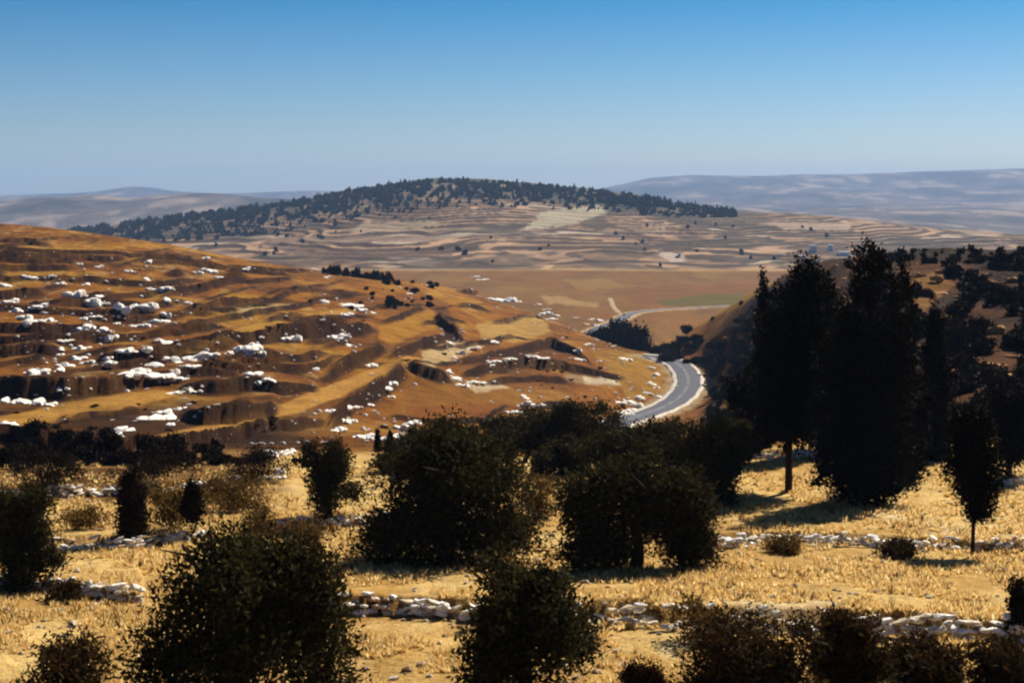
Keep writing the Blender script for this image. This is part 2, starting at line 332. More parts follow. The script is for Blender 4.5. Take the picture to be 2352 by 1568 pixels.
for poly, colr, k in [
  ([(-60, 960), (60, 945), (150, 920), (250, 905), (350, 896), (440, 900), (390, 916), (300, 938), (200, 962), (100, 975), (-60, 990)], (.56, .29, .055), 1),
  ([(230, 1040), (290, 1012), (420, 985), (560, 955), (650, 925), (720, 893), (800, 866), (880, 838), (930, 816), (975, 822), (880, 866), (800, 905), (700, 945), (600, 975), (480, 1008), (350, 1032)], (.58, .30, .06), 1),
  ([(395, 812), (500, 765), (600, 735), (660, 716), (800, 706), (850, 712), (800, 722), (700, 730), (620, 750), (520, 785), (420, 826)], (.60, .32, .05), 1),
  ([(500, 712), (560, 700), (690, 696), (620, 718), (540, 727)], (.66, .48, .22), .9),
  ([(870, 745), (1000, 702), (1030, 742), (900, 796), (868, 775)], (.45, .21, .02), .9),
  ([(1090, 742), (1240, 718), (1272, 765), (1180, 790), (1100, 778)], (.54, .33, .09), .9),
  ([(965, 806), (1050, 778), (1125, 790), (1010, 842), (972, 852)], (.64, .45, .22), 1),
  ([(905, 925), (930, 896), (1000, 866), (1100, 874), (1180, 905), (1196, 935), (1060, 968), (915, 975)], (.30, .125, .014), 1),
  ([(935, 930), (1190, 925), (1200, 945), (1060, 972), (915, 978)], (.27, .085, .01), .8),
  ([(1290, 858), (1415, 866), (1432, 888), (1300, 878)], (.78, .66, .46), .9),
  ([(1060, 884), (1150, 876), (1180, 892), (1090, 905)], (.72, .58, .36), .8),
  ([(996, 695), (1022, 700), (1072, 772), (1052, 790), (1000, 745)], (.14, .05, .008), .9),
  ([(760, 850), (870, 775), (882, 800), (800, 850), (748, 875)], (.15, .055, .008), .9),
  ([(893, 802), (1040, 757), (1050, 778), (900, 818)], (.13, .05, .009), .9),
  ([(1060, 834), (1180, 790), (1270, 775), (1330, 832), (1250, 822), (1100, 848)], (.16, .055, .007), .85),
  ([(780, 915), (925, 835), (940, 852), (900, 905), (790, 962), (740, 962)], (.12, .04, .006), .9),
  ([(1140, 860), (1330, 850), (1350, 890), (1200, 900), (1150, 885)], (.22, .075, .009), .7),
  ([(1430, 800), (1500, 822), (1530, 860), (1510, 905), (1440, 930), (1420, 880), (1350, 800)], (.42, .24, .035), .6),
  ([(1600, 860), (1640, 880), (1660, 960), (1560, 1000), (1470, 980), (1570, 930)], (.24, .095, .012), .9),
  ([(300, 900), (620, 880), (600, 902), (420, 900)], (.26, .10, .012), .5)]:
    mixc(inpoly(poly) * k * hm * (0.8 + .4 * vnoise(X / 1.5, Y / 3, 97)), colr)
# right hill: dark scrub ground with bare ochre patches
rh = hm * sstep(1600, 1740, Ug + 40 * a1)
mixc(rh, (.060, .022, .005)); mixc(rh * sstep(.05, .45, a1 + .3 * a2) * .8, (.15, .055, .010)); mixc(rh * sstep(.1, .35, -a2) * .7, (.03, .011, .003)); mixc(rh * sstep(.4, .6, a2 - .3 * a1) * .7, (.24, .10, .022))
for poly, colr in [
  ([(2060, 600), (2210, 596), (2270, 640), (2230, 660), (2100, 640)], (.13, .045, .01)),
  ([(2080, 640), (2160, 622), (2200, 650), (2120, 720), (2050, 730), (2080, 680)], (.36, .17, .035)),
  ([(2150, 710), (2352, 690), (2352, 725), (2170, 740)], (.12, .04, .008)),
  ([(1590, 742), (1700, 680), (1760, 650), (1790, 648), (1700, 706), (1620, 742)], (.46, .27, .04)),
  ([(1610, 830), (1700, 900), (1720, 1000), (1640, 1000), (1640, 900)], (.36, .19, .03)),
  ([(1600, 770), (1700, 760), (1720, 790), (1620, 800)], (.30, .12, .02)),
  ([(2190, 560), (2352, 566), (2352, 572), (2180, 572)], (.42, .24, .05))]:
    mixc(inpoly(poly) * .85 * hm, colr)
mixc(inpoly([(1985, 572), (2420, 560), (2420, 640), (2300, 660), (2250, 620), (2180, 600), (2050, 598)]) * .9 * hm, (.022, .008, .002))
# plain
pm = sstep(8.4, 8.9, TT) * (1 - sstep(11.0, 11.12, TT))
mixc(pm, (.21, .10, .018))
p1 = fbm(X / 60, Y / 160, 101, 4)
mixc(pm * sstep(.0, .4, p1) * .6, (.22, .085, .012)); mixc(pm * sstep(.1, .5, -p1) * .4, (.28, .16, .03)); mixc(pm * sstep(.0, .4, fbm(X / 18, Y / 60, 103, 4)) * .5, (.13, .065, .014))
for poly, colr in [
  ([(1400, 662), (1560, 655), (1740, 650), (1740, 684), (1460, 702)], (.19, .075, .012)),
  ([(1500, 690), (1640, 672), (1760, 678), (1700, 705), (1530, 704)], (.10, .085, .008)),
  ([(1290, 640), (1400, 640), (1440, 660), (1330, 668)], (.27, .155, .03)),
  ([(1240, 678), (1300, 680), (1360, 700), (1260, 700)], (.36, .22, .08)),
  ([(1300, 690), (1380, 694), (1370, 706), (1290, 704)], (.36, .22, .07))]:
    mixc(inpoly(poly, 3) * .85 * pm, colr)
# wooded hill with terraced fields
cm = sstep(11.02, 11.16, TT) * (1 - sstep(13.9, 14.1, TT))
cell = np.floor(X / 95 + 2.2 * fbm(X / 300, Y / 300, 111, 2) + fl * 0.37)
rc = _h(cell, fl, 5); rc2 = _h(cell, fl, 9)
mixc(cm, (.30, .18, .10))
fieldc = np.stack([.24 + .36 * rc, .145 + .235 * rc, .075 + .145 * rc], -1)
mm = (cm * .9)[..., None]; C[...] = C * (1 - mm) + fieldc * mm
mixc(cm * sstep(.80, .93, rc2) * (1 - sstep(12.5, 13, TT)), (.52, .42, .30))
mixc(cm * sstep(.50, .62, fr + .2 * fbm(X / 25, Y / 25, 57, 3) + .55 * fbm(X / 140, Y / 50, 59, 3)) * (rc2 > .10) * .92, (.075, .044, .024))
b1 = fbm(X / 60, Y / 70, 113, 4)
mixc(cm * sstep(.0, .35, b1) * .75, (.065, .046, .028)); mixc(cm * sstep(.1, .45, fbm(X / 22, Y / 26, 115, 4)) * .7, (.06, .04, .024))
wood = cm * sstep(12.35, 12.75, TT + .22 * b1 + np.interp(us, [200, 700, 1300, 1600, 1900], [.3, .1, .05, .1, -.6])[None, :])
mixc(wood * .85, (.10, .085, .055)); mixc(wood * sstep(.1, .4, b1) * .9, (.04, .042, .026)); mixc(wood * sstep(.25, .5, -b1) * .8, (.34, .25, .18))
for poly, colr in [([(1240, 486), (1370, 470), (1400, 488), (1300, 520), (1190, 530), (1230, 505)], (.50, .44, .30)),
  ([(830, 512), (980, 505), (1040, 515), (930, 530), (800, 535)], (.42, .32, .20)),
  ([(1500, 575), (1560, 580), (1580, 600), (1540, 604)], (.55, .46, .38)),
  ([(1760, 510), (1960, 512), (1950, 530), (1800, 528)], (.48, .36, .26)),
  ([(560, 545), (1000, 538), (1000, 556), (620, 560)], (.25, .16, .10)),
  ([(600, 565), (1040, 572), (1040, 590), (700, 592)], (.14, .085, .055))]:
    mixc(inpoly(poly, 3) * .8 * cm, colr)
# far land
fm = sstep(13.95, 14.15, TT)
mixc(fm, (.13, .105, .085)); f1 = fbm(X / 170, Y / 420, 121, 6) + .3 * fbm(X / 60, Y / 200, 127, 3)
mixc(fm * sstep(0, .4, f1) * .8, (.03, .032, .03)); mixc(fm * sstep(.15, .45, -f1) * .95, (.38, .29, .23))
mixc(fm * inpoly([(2090, 521), (2250, 527), (2250, 532), (2100, 527)], 1), (.02, .03, .02))
# bank faces painted dark: brown scrub, with the risers' shade put into the colour
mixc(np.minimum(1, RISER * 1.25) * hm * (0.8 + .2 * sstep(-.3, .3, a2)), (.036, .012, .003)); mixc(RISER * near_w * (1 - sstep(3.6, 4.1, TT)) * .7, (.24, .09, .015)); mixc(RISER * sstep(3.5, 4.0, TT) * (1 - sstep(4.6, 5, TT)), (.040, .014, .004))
mixc((1 - sstep(5.6, 7.4, RD + 1.2 * fbm(X / 3, Y / 3, 131, 2))) * sstep(4.5, 5, TT) * .9, (.50, .36, .20))
C = np.clip(C, .002, .85)

# ------------------------------------------------------------------ materials
def mat(name): 
    m = bpy.data.materials.new(name); m.use_nodes = True; m.node_tree.nodes.clear(); return m
def N(m, t, **kw):
    n = m.node_tree.nodes.new(t)
    for k, v in kw.items(): setattr(n, k, v)
    return n
def LK(m, a, b): m.node_tree.links.new(a, b)
def mixnode(m, blend, fac, a, b):
    n = N(m, 'ShaderNodeMix', data_type='RGBA', blend_type=blend)
    for i, v in ((0, fac), (6, a), (7, b)):
        if isinstance(v, (int, float)): n.inputs[i].default_value = v
        elif isinstance(v, tuple): n.inputs[i].default_value = v + (1,) if len(v) == 3 else v
        else: LK(m, v, n.inputs[i])
    return n.outputs[2]
def noise(m, scale, detail=5, rough=.6, vec=None):
    n = N(m, 'ShaderNodeTexNoise'); n.inputs['Scale'].default_value = scale; n.inputs['Detail'].default_value = detail; n.inputs['Roughness'].default_value = rough
    if vec is not None: LK(m, vec, n.inputs['Vector'])
    return n.outputs['Fac']
def ramp(m, fac, stops):
    r = N(m, 'ShaderNodeValToRGB'); e = r.color_ramp.elements
    while len(e) < len(stops): e.new(.5)
    for i, (p, c) in enumerate(stops): e[i].position = p; e[i].color = tuple(c) + (1,) if len(c) == 3 else c
    LK(m, fac, r.inputs[0]); return r.outputs[0]
ALB = .64      # overall reflectance of the sunburnt land
def finish(m, colr, rough=.9, bump=None, bd=.05, spec=.1, trans=0, k=None):
    k = ALB if k is None else k
    if isinstance(colr, tuple): colr = tuple(x * k for x in colr)
    else: colr = mixnode(m, 'MULTIPLY', 1.0, colr, (k, k, k))
    p = N(m, 'ShaderNodeBsdfPrincipled'); p.inputs['Roughness'].default_value = rough; p.inputs['Specular IOR Level'].default_value = spec
    if isinstance(colr, tuple): p.inputs['Base Color'].default_value = colr + (1,)
    else: LK(m, colr, p.inputs['Base Color'])
    if bump is not None:
        b = N(m, 'ShaderNodeBump'); b.inputs['Distance'].default_value = bd; b.inputs['Strength'].default_value = 1; LK(m, bump, b.inputs['Height']); LK(m, b.outputs[0], p.inputs['Normal'])
    o = N(m, 'ShaderNodeOutputMaterial'); out = p.outputs[0]
    if trans:
        t = N(m, 'ShaderNodeBsdfTranslucent')
        if isinstance(colr, tuple): t.inputs[0].default_value = colr + (1,)
        else: LK(m, colr, t.inputs[0])
        mx = N(m, 'ShaderNodeMixShader'); mx.inputs[0].default_value = trans; LK(m, out, mx.inputs[1]); LK(m, t.outputs[0], mx.inputs[2]); out = mx.outputs[0]
    LK(m, out, o.inputs[0]); return m
def ground_mat(name, s1, s2, amp, bd, specks=None):
    m = mat(name); a = N(m, 'ShaderNodeAttribute', attribute_name='cover'); g = N(m, 'ShaderNodeNewGeometry'); P = g.outputs['Position']
    c = mixnode(m, 'MULTIPLY', 1.0, a.outputs['Color'], ramp(m, noise(m, s1, 6, .7, P), [(.30, (1 - amp,) * 3), (.5, (1, 1, 1)), (.72, (1 + amp * .7,) * 3)]))
    c = mixnode(m, 'MULTIPLY', 1.0, c, ramp(m, noise(m, s2, 4, .6, P), [(.35, (1 - amp * .5, 1 - amp * .6, 1 - amp * .7)), (.65, (1.12, 1.12, 1.12))]))
    if specks:
        sc, th, cc = specks
        v = N(m, 'ShaderNodeTexVoronoi'); v.inputs['Scale'].default_value = sc; LK(m, P, v.inputs['Vector'])
        w = noise(m, sc * .13, 3, .6, P)
        t1 = ramp(m, v.outputs['Distance'], [(th, (1, 1, 1)), (th + .06, (0, 0, 0))]); t2 = ramp(m, w, [(.52, (0, 0, 0)), (.62, (1, 1, 1))])
        f = mixnode(m, 'MULTIPLY', 1.0, t1, t2); c = mixnode(m, 'MIX', f, c, cc)
    return finish(m, c, .95, noise(m, s1 * 1.3, 5, .7, P), bd, .05)
M_near = ground_mat('dry_stubble_ground', 4.0, .55, .46, .2, (5.5, .16, (.78, .66, .46)))
M_hill = ground_mat('ochre_hillside', 1.9, .16, .52, .6, (1.1, .12, (.62, .42, .2)))
M_plain = ground_mat('valley_fields', .25, .03, .22, .6)
M_chill = ground_mat('terraced_fields', .06, .012, .26, 2.0)
M_far = ground_mat('distant_land', .012, .003, .30, 6.0)

# ------------------------------------------------------------------ mesh helpers
def link(o, parent=None):
    COL.objects.link(o)
    if parent is not None: o.parent = parent
    return o
def mesh_np(name, verts, faces, m, smooth=True):
    """verts (N,3), faces (M,k) arrays"""
    verts = np.asarray(verts, np.float32); faces = np.asarray(faces, np.int32)
    me = bpy.data.meshes.new(name); k = faces.shape[1]
    me.vertices.add(len(verts)); me.vertices.foreach_set('co', verts.ravel())
    me.loops.add(faces.size); me.loops.foreach_set('vertex_index', faces.ravel())
    me.polygons.add(len(faces)); me.polygons.foreach_set('loop_start', np.arange(0, faces.size, k, dtype=np.int32))
    me.polygons.foreach_set('loop_total', np.full(len(faces), k, np.int32))
    me.polygons.foreach_set('use_smooth', np.full(len(faces), smooth, bool))
    me.update(calc_edges=True); me.materials.append(m); return me
def tag(o, label=None, cat=None, group=None, kind=None):
    if label: o['label'] = label
    if cat: o['category'] = cat
    if group: o['group'] = group
    if kind: o['kind'] = kind
    return o
def empty(name, loc, rz=0, s=(1, 1, 1)):
    o = bpy.data.objects.new(name, None); o.location = loc; o.rotation_euler = (0, 0, rz); o.scale = s; o.empty_display_size = .3
    COL.objects.link(o); return o
def terrain(name, k0, k1, c0, c1, m, label):
    r = np.where((ts >= k0 - 1e-6) & (ts <= k1 + 1e-6))[0]; cc = np.where((us >= c0) & (us <= c1))[0]
    if cc[-1] < NC - 1: cc = np.append(cc, cc[-1] + 1)
    R, Q = len(r), len(cc); ix = np.ix_(r, cc)
    vv = np.stack([X[ix], Y[ix], Z[ix] + ZC], -1).reshape(-1, 3)
    ii = np.arange(R * Q).reshape(R, Q)
    f = np.stack([ii[:-1, :-1], ii[:-1, 1:], ii[1:, 1:], ii[1:, :-1]], -1).reshape(-1, 4)
    me = mesh_np(name, vv, f, m)
    at = me.color_attributes.new('cover', 'FLOAT_COLOR', 'POINT')
    cl = np.concatenate([C[ix].reshape(-1, 3), np.ones((R * Q, 1))], 1).astype(np.float32); at.data.foreach_set('color', cl.ravel())
    return tag(link(bpy.data.objects.new(name, me)), label=label, kind='structure')
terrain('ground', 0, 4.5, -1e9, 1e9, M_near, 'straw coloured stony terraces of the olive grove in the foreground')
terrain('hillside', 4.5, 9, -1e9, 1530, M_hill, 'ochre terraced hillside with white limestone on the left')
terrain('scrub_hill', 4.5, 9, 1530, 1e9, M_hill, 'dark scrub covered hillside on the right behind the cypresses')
terrain('plain', 9, 11, -1e9, 1e9, M_plain, 'flat brown valley floor with fields')
terrain('terraced_hill', 11, 14, -1e9, 1e9, M_chill, 'broad hill with terraced fields and a wooded top')
terrain('distant_hills', 14, 16, -1e9, 1e9, M_far, 'hazy grey hills in the distance')
terrain('mountains', 16, 18, -1e9, 1e9, M_far, 'blue hazy mountain range on the skyline')
def P3(u, v, k0=.9, k1=99):
    p = pick(u, v, k0, k1); return Vector((p.x, p.y, p.z + ZC))
def G(x, y): return height(x, y) + ZC

# ------------------------------------------------------------------ roads
M_asph = mat('asphalt'); g = N(M_asph, 'ShaderNodeNewGeometry')
finish(M_asph, mixnode(M_asph, 'MIX', noise(M_asph, .5, 5, .6, g.outputs['Position']), (.065, .070, .10), (.125, .13, .165)), .8)
M_shld = mat('pale_gravel'); g = N(M_shld, 'ShaderNodeNewGeometry')
finish(M_shld, mixnode(M_shld, 'MIX', ramp(M_shld, noise(M_shld, 1.2, 6, .7, g.outputs['Position']), [(.35, (0, 0, 0)), (.6, (1, 1, 1))]), (.42, .32, .22), (.84, .80, .74)), .95)
M_track = mat('pale_earth'); g = N(M_track, 'ShaderNodeNewGeometry')
finish(M_track, mixnode(M_track, 'MIX', noise(M_track, .4, 5, .6, g.outputs['Position']), (.30, .19, .09), (.55, .40, .24)), .95)
M_worn = mat('worn_asphalt'); g = N(M_worn, 'ShaderNodeNewGeometry')
finish(M_worn, mixnode(M_worn, 'MIX', ramp(M_worn, noise(M_worn, .6, 5, .7, g.outputs['Position']), [(.4, (0, 0, 0)), (.6, (1, 1, 1))]), (.11, .11, .14), (.26, .25, .27)), .85)
def ribbon(path, offs, zs, name, m, parent=None):
    p = np.array(path); t = np.gradient(p[:, :2], axis=0); t /= np.linalg.norm(t, axis=1)[:, None] + 1e-9
    nrm = np.stack([t[:, 1], -t[:, 0]], 1); v = []
    for i in range(len(p)):
        wb = 1 + .04 * math.sin(i * .9) + .03 * math.sin(i * 2.3 + len(offs))
        for k, (o, z) in enumerate(zip(offs, zs)):
            oo = o * (wb if k in (0, len(offs) - 1) and 'shoulder' in name else 1)
            v.append((p[i, 0] + nrm[i, 0] * oo, p[i, 1] + nrm[i, 1] * oo, p[i, 2] + ZC + z))
    n = len(offs); ii = np.arange(len(p) * n).reshape(len(p), n)
    f = np.stack([ii[:-1, :-1], ii[:-1, 1:], ii[1:, 1:], ii[1:, :-1]], -1).reshape(-1, 4)
    return link(bpy.data.objects.new(name, mesh_np(name, v, f, m)), parent)
for pth, lab in ((r1, 'grey asphalt road bending round the foot of the rocky hillside'), (r2, 'far stretch of grey road crossing the valley floor')):
    r = empty('road', tuple(pth[len(pth) // 2] + np.array([0, 0, ZC])), 0); tag(r, lab, kind='structure')
    off = np.array(r.location)
    pp = pth - np.array([off[0], off[1], off[2] - ZC]) - np.array([0, 0, ZC])
    ribbon(pp, [-RW, -1.1, 1.1, RW], [.02, .06, .06, .02], 'asphalt', M_asph, r)
    MS = M_shld if pth is r1 else M_track
    ribbon(pp, [-RW - 1.3, -RW - 1.05, -RW + .02], [-.35, .12, .015], 'shoulder', MS, r); ribbon(pp, [RW - .02, RW + .85, RW + 1.1], [.015, .14, -.35], 'shoulder', MS, r)
    ribbon(pp, [-.55, .35], [.068, .068], 'worn_strip', M_worn, r)      # pale strip where tyres have worn the crown
trk = smooth_path([tuple(pick(u, v, 9, 11)) for u, v in [(1400, 684), (1405, 694), (1409, 705), (1420, 716), (1434, 726)]])
trk = ease(trk, 6)
tk = ribbon(trk, [-2, -1.4, 1.4, 2], [-.2, .15, .15, -.2], 'dirt_track', M_track); tag(tk, 'pale dirt track running down to the far road', kind='structure')

# ------------------------------------------------------------------ rocks
M_lime = mat('white_limestone'); g = N(M_lime, 'ShaderNodeNewGeometry'); tc = N(M_lime, 'ShaderNodeTexCoord')
cc = mixnode(M_lime, 'MIX', ramp(M_lime, noise(M_lime, .9, 6, .7, g.outputs['Position']), [(.34, (0, 0, 0)), (.52, (1, 1, 1))]), (.56, .42, .28), (.84, .83, .80))
finish(M_lime, cc, .9, noise(M_lime, 2.5, 5, .7, g.outputs['Position']), .15, k=.95)
M_stone = mat('wall_stone'); g = N(M_stone, 'ShaderNodeNewGeometry'); oi = N(M_stone, 'ShaderNodeObjectInfo')
cs = ramp(M_stone, oi.outputs['Random'], [(0, (.52, .38, .24)), (.2, (.76, .66, .50)), (.45, (.85, .82, .75)), (1, (.88, .87, .85))])
cs = mixnode(M_stone, 'MULTIPLY', 1., cs, ramp(M_stone, noise(M_stone, 4, 5, .7, g.outputs['Position']), [(.3, (.5, .42, .34)), (.55, (1, 1, 1))]))
finish(M_stone, cs, .9, noise(M_stone, 12, 4, .7, g.outputs['Position']), .03, k=1.0)

import bmesh
def ico(sub):
    bm = bmesh.new(); bmesh.ops.create_icosphere(bm, subdivisions=sub, radius=1); v = np.array([p.co[:] for p in bm.verts]); f = np.array([[q.index for q in p.verts] for p in bm.faces]); bm.free(); return v, f
ICO1, ICO2, ICO3 = ico(1), ico(2), ico(3)
def lump(base, seed, amp=.28, freq=1.5):
    v, f = base; r = np.random.RandomState(seed); o = r.rand(3) * 50
    d = v + amp * .7 * np.stack([fbm(v[:, 0] * freq + o[0] + v[:, 2] * 1.3, v[:, 1] * freq + o[1] - v[:, 2], seed + i, 3) for i in range(3)], -1)
    # chop with a few random planes: broken faces
    for i in range(7):
        n = r.normal(size=3); n /= np.linalg.norm(n); h = r.uniform(.5, .86); t = d @ n - h
        d = d - np.clip(t, 0, None)[:, None] * n * .85
    return d, f
def outcrop_mesh(seed, wide):
    """a broken limestone outcrop: several fractured lumps grown into one rock, about 2 m wide"""
    r = np.random.RandomState(seed); vs, fs, n0 = [], [], 0
    n = 2 + int(wide * .9)
    for i in range(n):
        v, f = lump(ICO2, seed * 13 + i, .5, 1.7)
        x = (i + .5) / n * 2 - 1; s = r.uniform(.75, 1.25) * (1.15 - .45 * abs(x))
        v = v * np.array([s * 1.45 / n + .14, s * r.uniform(.32, .5), s * r.uniform(.22, .50)])
        a = r.uniform(-.6, .6); v = v @ np.array([[math.cos(a), math.sin(a), 0], [-math.sin(a), math.cos(a), 0], [0, 0, 1]])
        v = v + np.array([x * .82 + r.uniform(-.07, .07), r.uniform(-.22, .22), r.uniform(.0, .16)])
        vs.append(v); fs.append(f + n0); n0 += len(v)
    return mesh_np('outcrop', np.concatenate(vs), np.concatenate(fs), M_lime, smooth=False)
ROCKM = {w: [outcrop_mesh(100 + 10 * w + i, w) for i in range(4)] for w in (1, 2, 3, 4)}
z1 = lambda a: (a[0] * .342, 470.4 + a[1] * .342, a[2] * .342, a[3] * .342)
z2 = lambda a: (752.6 + a[0] * .38, 564.5 + a[1] * .38, a[2] * .38, a[3] * .38)
ROCKS = {
 'high on the hillside near its left edge': [z1(a) for a in [(30,530,75,45),(175,480,100,45),(345,470,50,30),(410,520,65,28),(530,390,50,25),(650,410,60,25),(580,530,40,22)]],
 'left of the hillside row of dark trees': [z1(a) for a in [(870,440,60,25),(995,378,42,30),(985,485,50,50),(1325,440,65,50),(1405,430,90,60),(1370,350,60,35),(1455,480,70,30),(1640,425,65,25)]],
 'in the bright upper left hillside cluster': [z1(a) for a in [(520,590,150,75),(590,640,130,85),(660,625,110,60),(700,650,60,50),(815,680,80,90),(950,660,150,80),(960,690,110,60),(1090,555,90,50),(1010,555,60,36),(1120,630,50,36),(1270,655,50,30)]],
 'in the cluster at the left edge': [z1(a) for a in [(40,640,120,45),(110,700,120,50),(150,740,100,60),(190,770,80,50),(240,680,110,38),(320,765,110,42)]],
 'in the loose middle row, left hillside': [z1(a) for a in [(550,755,60,36),(640,745,70,28),(780,740,50,28),(780,790,40,26),(925,800,130,46),(1060,770,120,60),(1110,720,62,60)]],
 'above the broad dark ledges at left': [z1(a) for a in [(540,820,130,60),(600,810,90,46),(690,830,90,60),(730,870,100,60),(415,910,110,50),(540,950,110,46),(400,960,60,30),(400,1000,50,30)]],
 'just above the long black left bank': [z1(a) for a in [(215,1110,150,65),(300,1115,70,36),(395,1105,60,32),(430,1060,110,60),(500,1020,110,50),(570,1045,110,55),(700,1070,130,60),(720,1030,60,36)]],
 'strung along the left hillside middle': [z1(a) for a in [(1110,910,120,48),(855,990,120,46),(970,960,80,50),(1180,1020,85,90),(1280,1010,200,85),(1420,995,85,50),(1275,1075,95,32),(1110,1020,55,36),(1020,1060,140,45)]],
 'of the biggest outcrop above the black bank': [z1(a) for a in [(900,1110,170,60),(870,1150,150,50),(1020,1155,220,52),(1130,1150,150,60),(1160,1110,70,55),(1230,1165,70,30)]],
 'under the winding hillside path': [z1(a) for a in [(1560,980,110,50),(1650,950,130,80),(1720,935,90,60),(1755,980,55,60),(1740,885,36,34),(1900,890,80,48),(1965,880,100,70)]],
 'scattered left of the brown field': [z1(a) for a in [(1690,1125,110,38),(1780,1165,50,32),(1830,1170,32,30),(1730,1190,60,36),(2110,1085,50,60),(2250,880,100,48),(2330,880,40,30)]],
 'at the winding path\'s right end': [z1(a) for a in [(2320,670,60,30),(2310,730,60,44),(2170,640,62,36),(2120,425,60,28),(2190,480,50,22)]],
 'low on left hillside above dark hollow': [z1(a) for a in [(400,1250,80,36),(90,1310,90,55),(165,1310,90,50),(240,1315,80,46),(320,1330,90,36),(60,1460,100,46),(20,1310,60,36)]],
 'around the dark lens shaped left bank': [z1(a) for a in [(1165,1255,85,34),(1265,1240,90,42),(1200,1355,85,46),(1110,1380,100,46),(1040,1425,190,38),(820,1490,110,66),(1140,1465,50,34),(780,1530,60,40)]],
 'between the broad path and olive trees': [z2(a) for a in [(10,990,60,40),(125,975,90,45),(245,958,60,20),(100,1045,60,60),(60,1100,95,48),(150,1050,40,26)]],
 'in the heap behind the central olives': [z2(a) for a in [(440,1080,85,75),(500,1060,100,60),(210,1140,120,50),(410,1150,90,56),(620,1140,95,46),(270,1175,60,40),(600,1195,60,28),(330,1165,70,40)]],
 'beside the peak left of the brown field': [z2(a) for a in [(375,820,75,60),(355,855,70,30),(380,905,50,25),(255,715,80,40),(125,595,34,25),(50,540,110,40),(110,540,34,30)]],
 'around the dark dotted upper slope': [z2(a) for a in [(130,355,120,25),(190,380,70,25),(110,410,80,35),(275,400,36,22),(490,285,44,15),(530,268,28,14)]],
 'on the far knoll below the plain': [z2(a) for a in [(890,185,60,13),(935,200,62,13),(1000,315,100,40),(1060,318,100,44),(1120,320,90,46)]],
 'around the pale bare mid slope patch': [z2(a) for a in [(770,555,38,28),(740,580,42,28),(990,570,85,30),(860,615,75,30),(800,640,42,38),(765,670,30,22),(910,610,32,18)]],
 'atop the black bank right of centre': [z2(a) for a in [(1000,690,95,42),(1100,680,75,30),(985,722,42,28),(1260,672,120,26),(1310,684,60,22),(1205,665,42,18)]],
 'above the pale strip by brown field': [z2(a) for a in [(725,755,38,30),(770,790,76,28),(860,815,90,30),(800,835,100,30),(920,820,60,24)]],
 'on the yellow slope above the road bend': [z2(a) for a in [(1570,590,46,20),(1510,630,36,34),(1525,680,60,26),(1800,675,80,34),(1640,690,30,18),(1420,552,22,16),(1720,605,26,16)]],
 'beside the inner edge of the road bend': [z2(a) for a in [(1980,770,50,30),(1960,820,40,40),(1930,880,60,40),(1990,850,40,26),(1880,910,64,40),(2000,905,40,26),(1960,730,40,26)]],
 'in the heap where the road disappears': [z2(a) for a in [(1760,940,110,36),(1820,935,90,44),(1820,985,80,44),(1770,1000,90,22),(1880,955,60,40),(1840,1015,60,24)]],
 'at the right corner of the brown field': [z2(a) for a in [(1190,900,48,44),(1215,940,60,50),(1180,955,60,30),(1290,955,50,28),(1130,1000,90,24)]],
 'in rubble left of the far road': [z2(a) for a in [(1320,400,70,34),(1385,415,40,24),(1320,380,50,18),(1270,350,40,16),(1350,440,70,20),(1650,445,44,26),(1615,475,44,30),(1660,500,50,26),(1590,440,40,18),(1560,470,36,18),(1500,430,36,16)]],
 'on the stone heap left of olives': [(600, 1046, 26, 14), (622, 1040, 36, 20), (648, 1036, 30, 18), (668, 1030, 18, 14), (590, 1052, 16, 10)],
}
ORD = ['leftmost', 'second from left', 'third from left', 'fourth from left', 'fifth from left', 'sixth from left', 'seventh from left', 'eighth from left', 'ninth from left', 'tenth from left']
def shape_word(w, h, big):
    s = 'large' if big > 34 else 'small' if big < 20 else 'middling'
    r = w / h
    return s + (' long flat' if r > 2.6 else ' wide' if r > 1.7 else ' stubby' if r > 1.1 else ' upright')
ri = 0
NOBUSH = []
for place, lst in ROCKS.items():
    lst = sorted(lst)
    for i, (u, v, w, h) in enumerate(lst):
        k0, k1 = (5.0, 8.0) if 'rubble' not in place and 'knoll' not in place else (5.0, 10.9)
        if 'stone heap' in place: k0, k1 = 3.9, 6
        p = P3(u, v + h * .42, k0, k1); px = p.y / F; wm = w * px; hm_ = h * px
        r = w / h; key = 1 if r < 1.2 else 2 if r < 1.9 else 3 if r < 3 else 4
        o = bpy.data.objects.new('limestone_outcrop', ROCKM[key][ri % 4]); ri += 1; COL.objects.link(o)
        o.location = (p.x, p.y + wm * .22, G(p.x, p.y + wm * .1) - hm_ * .12)
        o.rotation_euler = (random.uniform(-.12, .12), random.uniform(-.1, .1), random.uniform(-.35, .35) + (math.pi if random.random() < .5 else 0))
        hz = .62 * hm_ / .5
        o.scale = (wm * .66, wm * .8 + 1.0, max(.6, hz) * 1.05)
        pos = ORD[i] if i < len(lst) - 1 else 'rightmost'
        if i >= len(ORD): pos = 'next to the rightmost'
        tag(o, f'{shape_word(w, h, w)} white rock, {pos} {place}', 'rock', 'white limestone rocks on the hillside')
        NOBUSH.append((u, v, w, h))
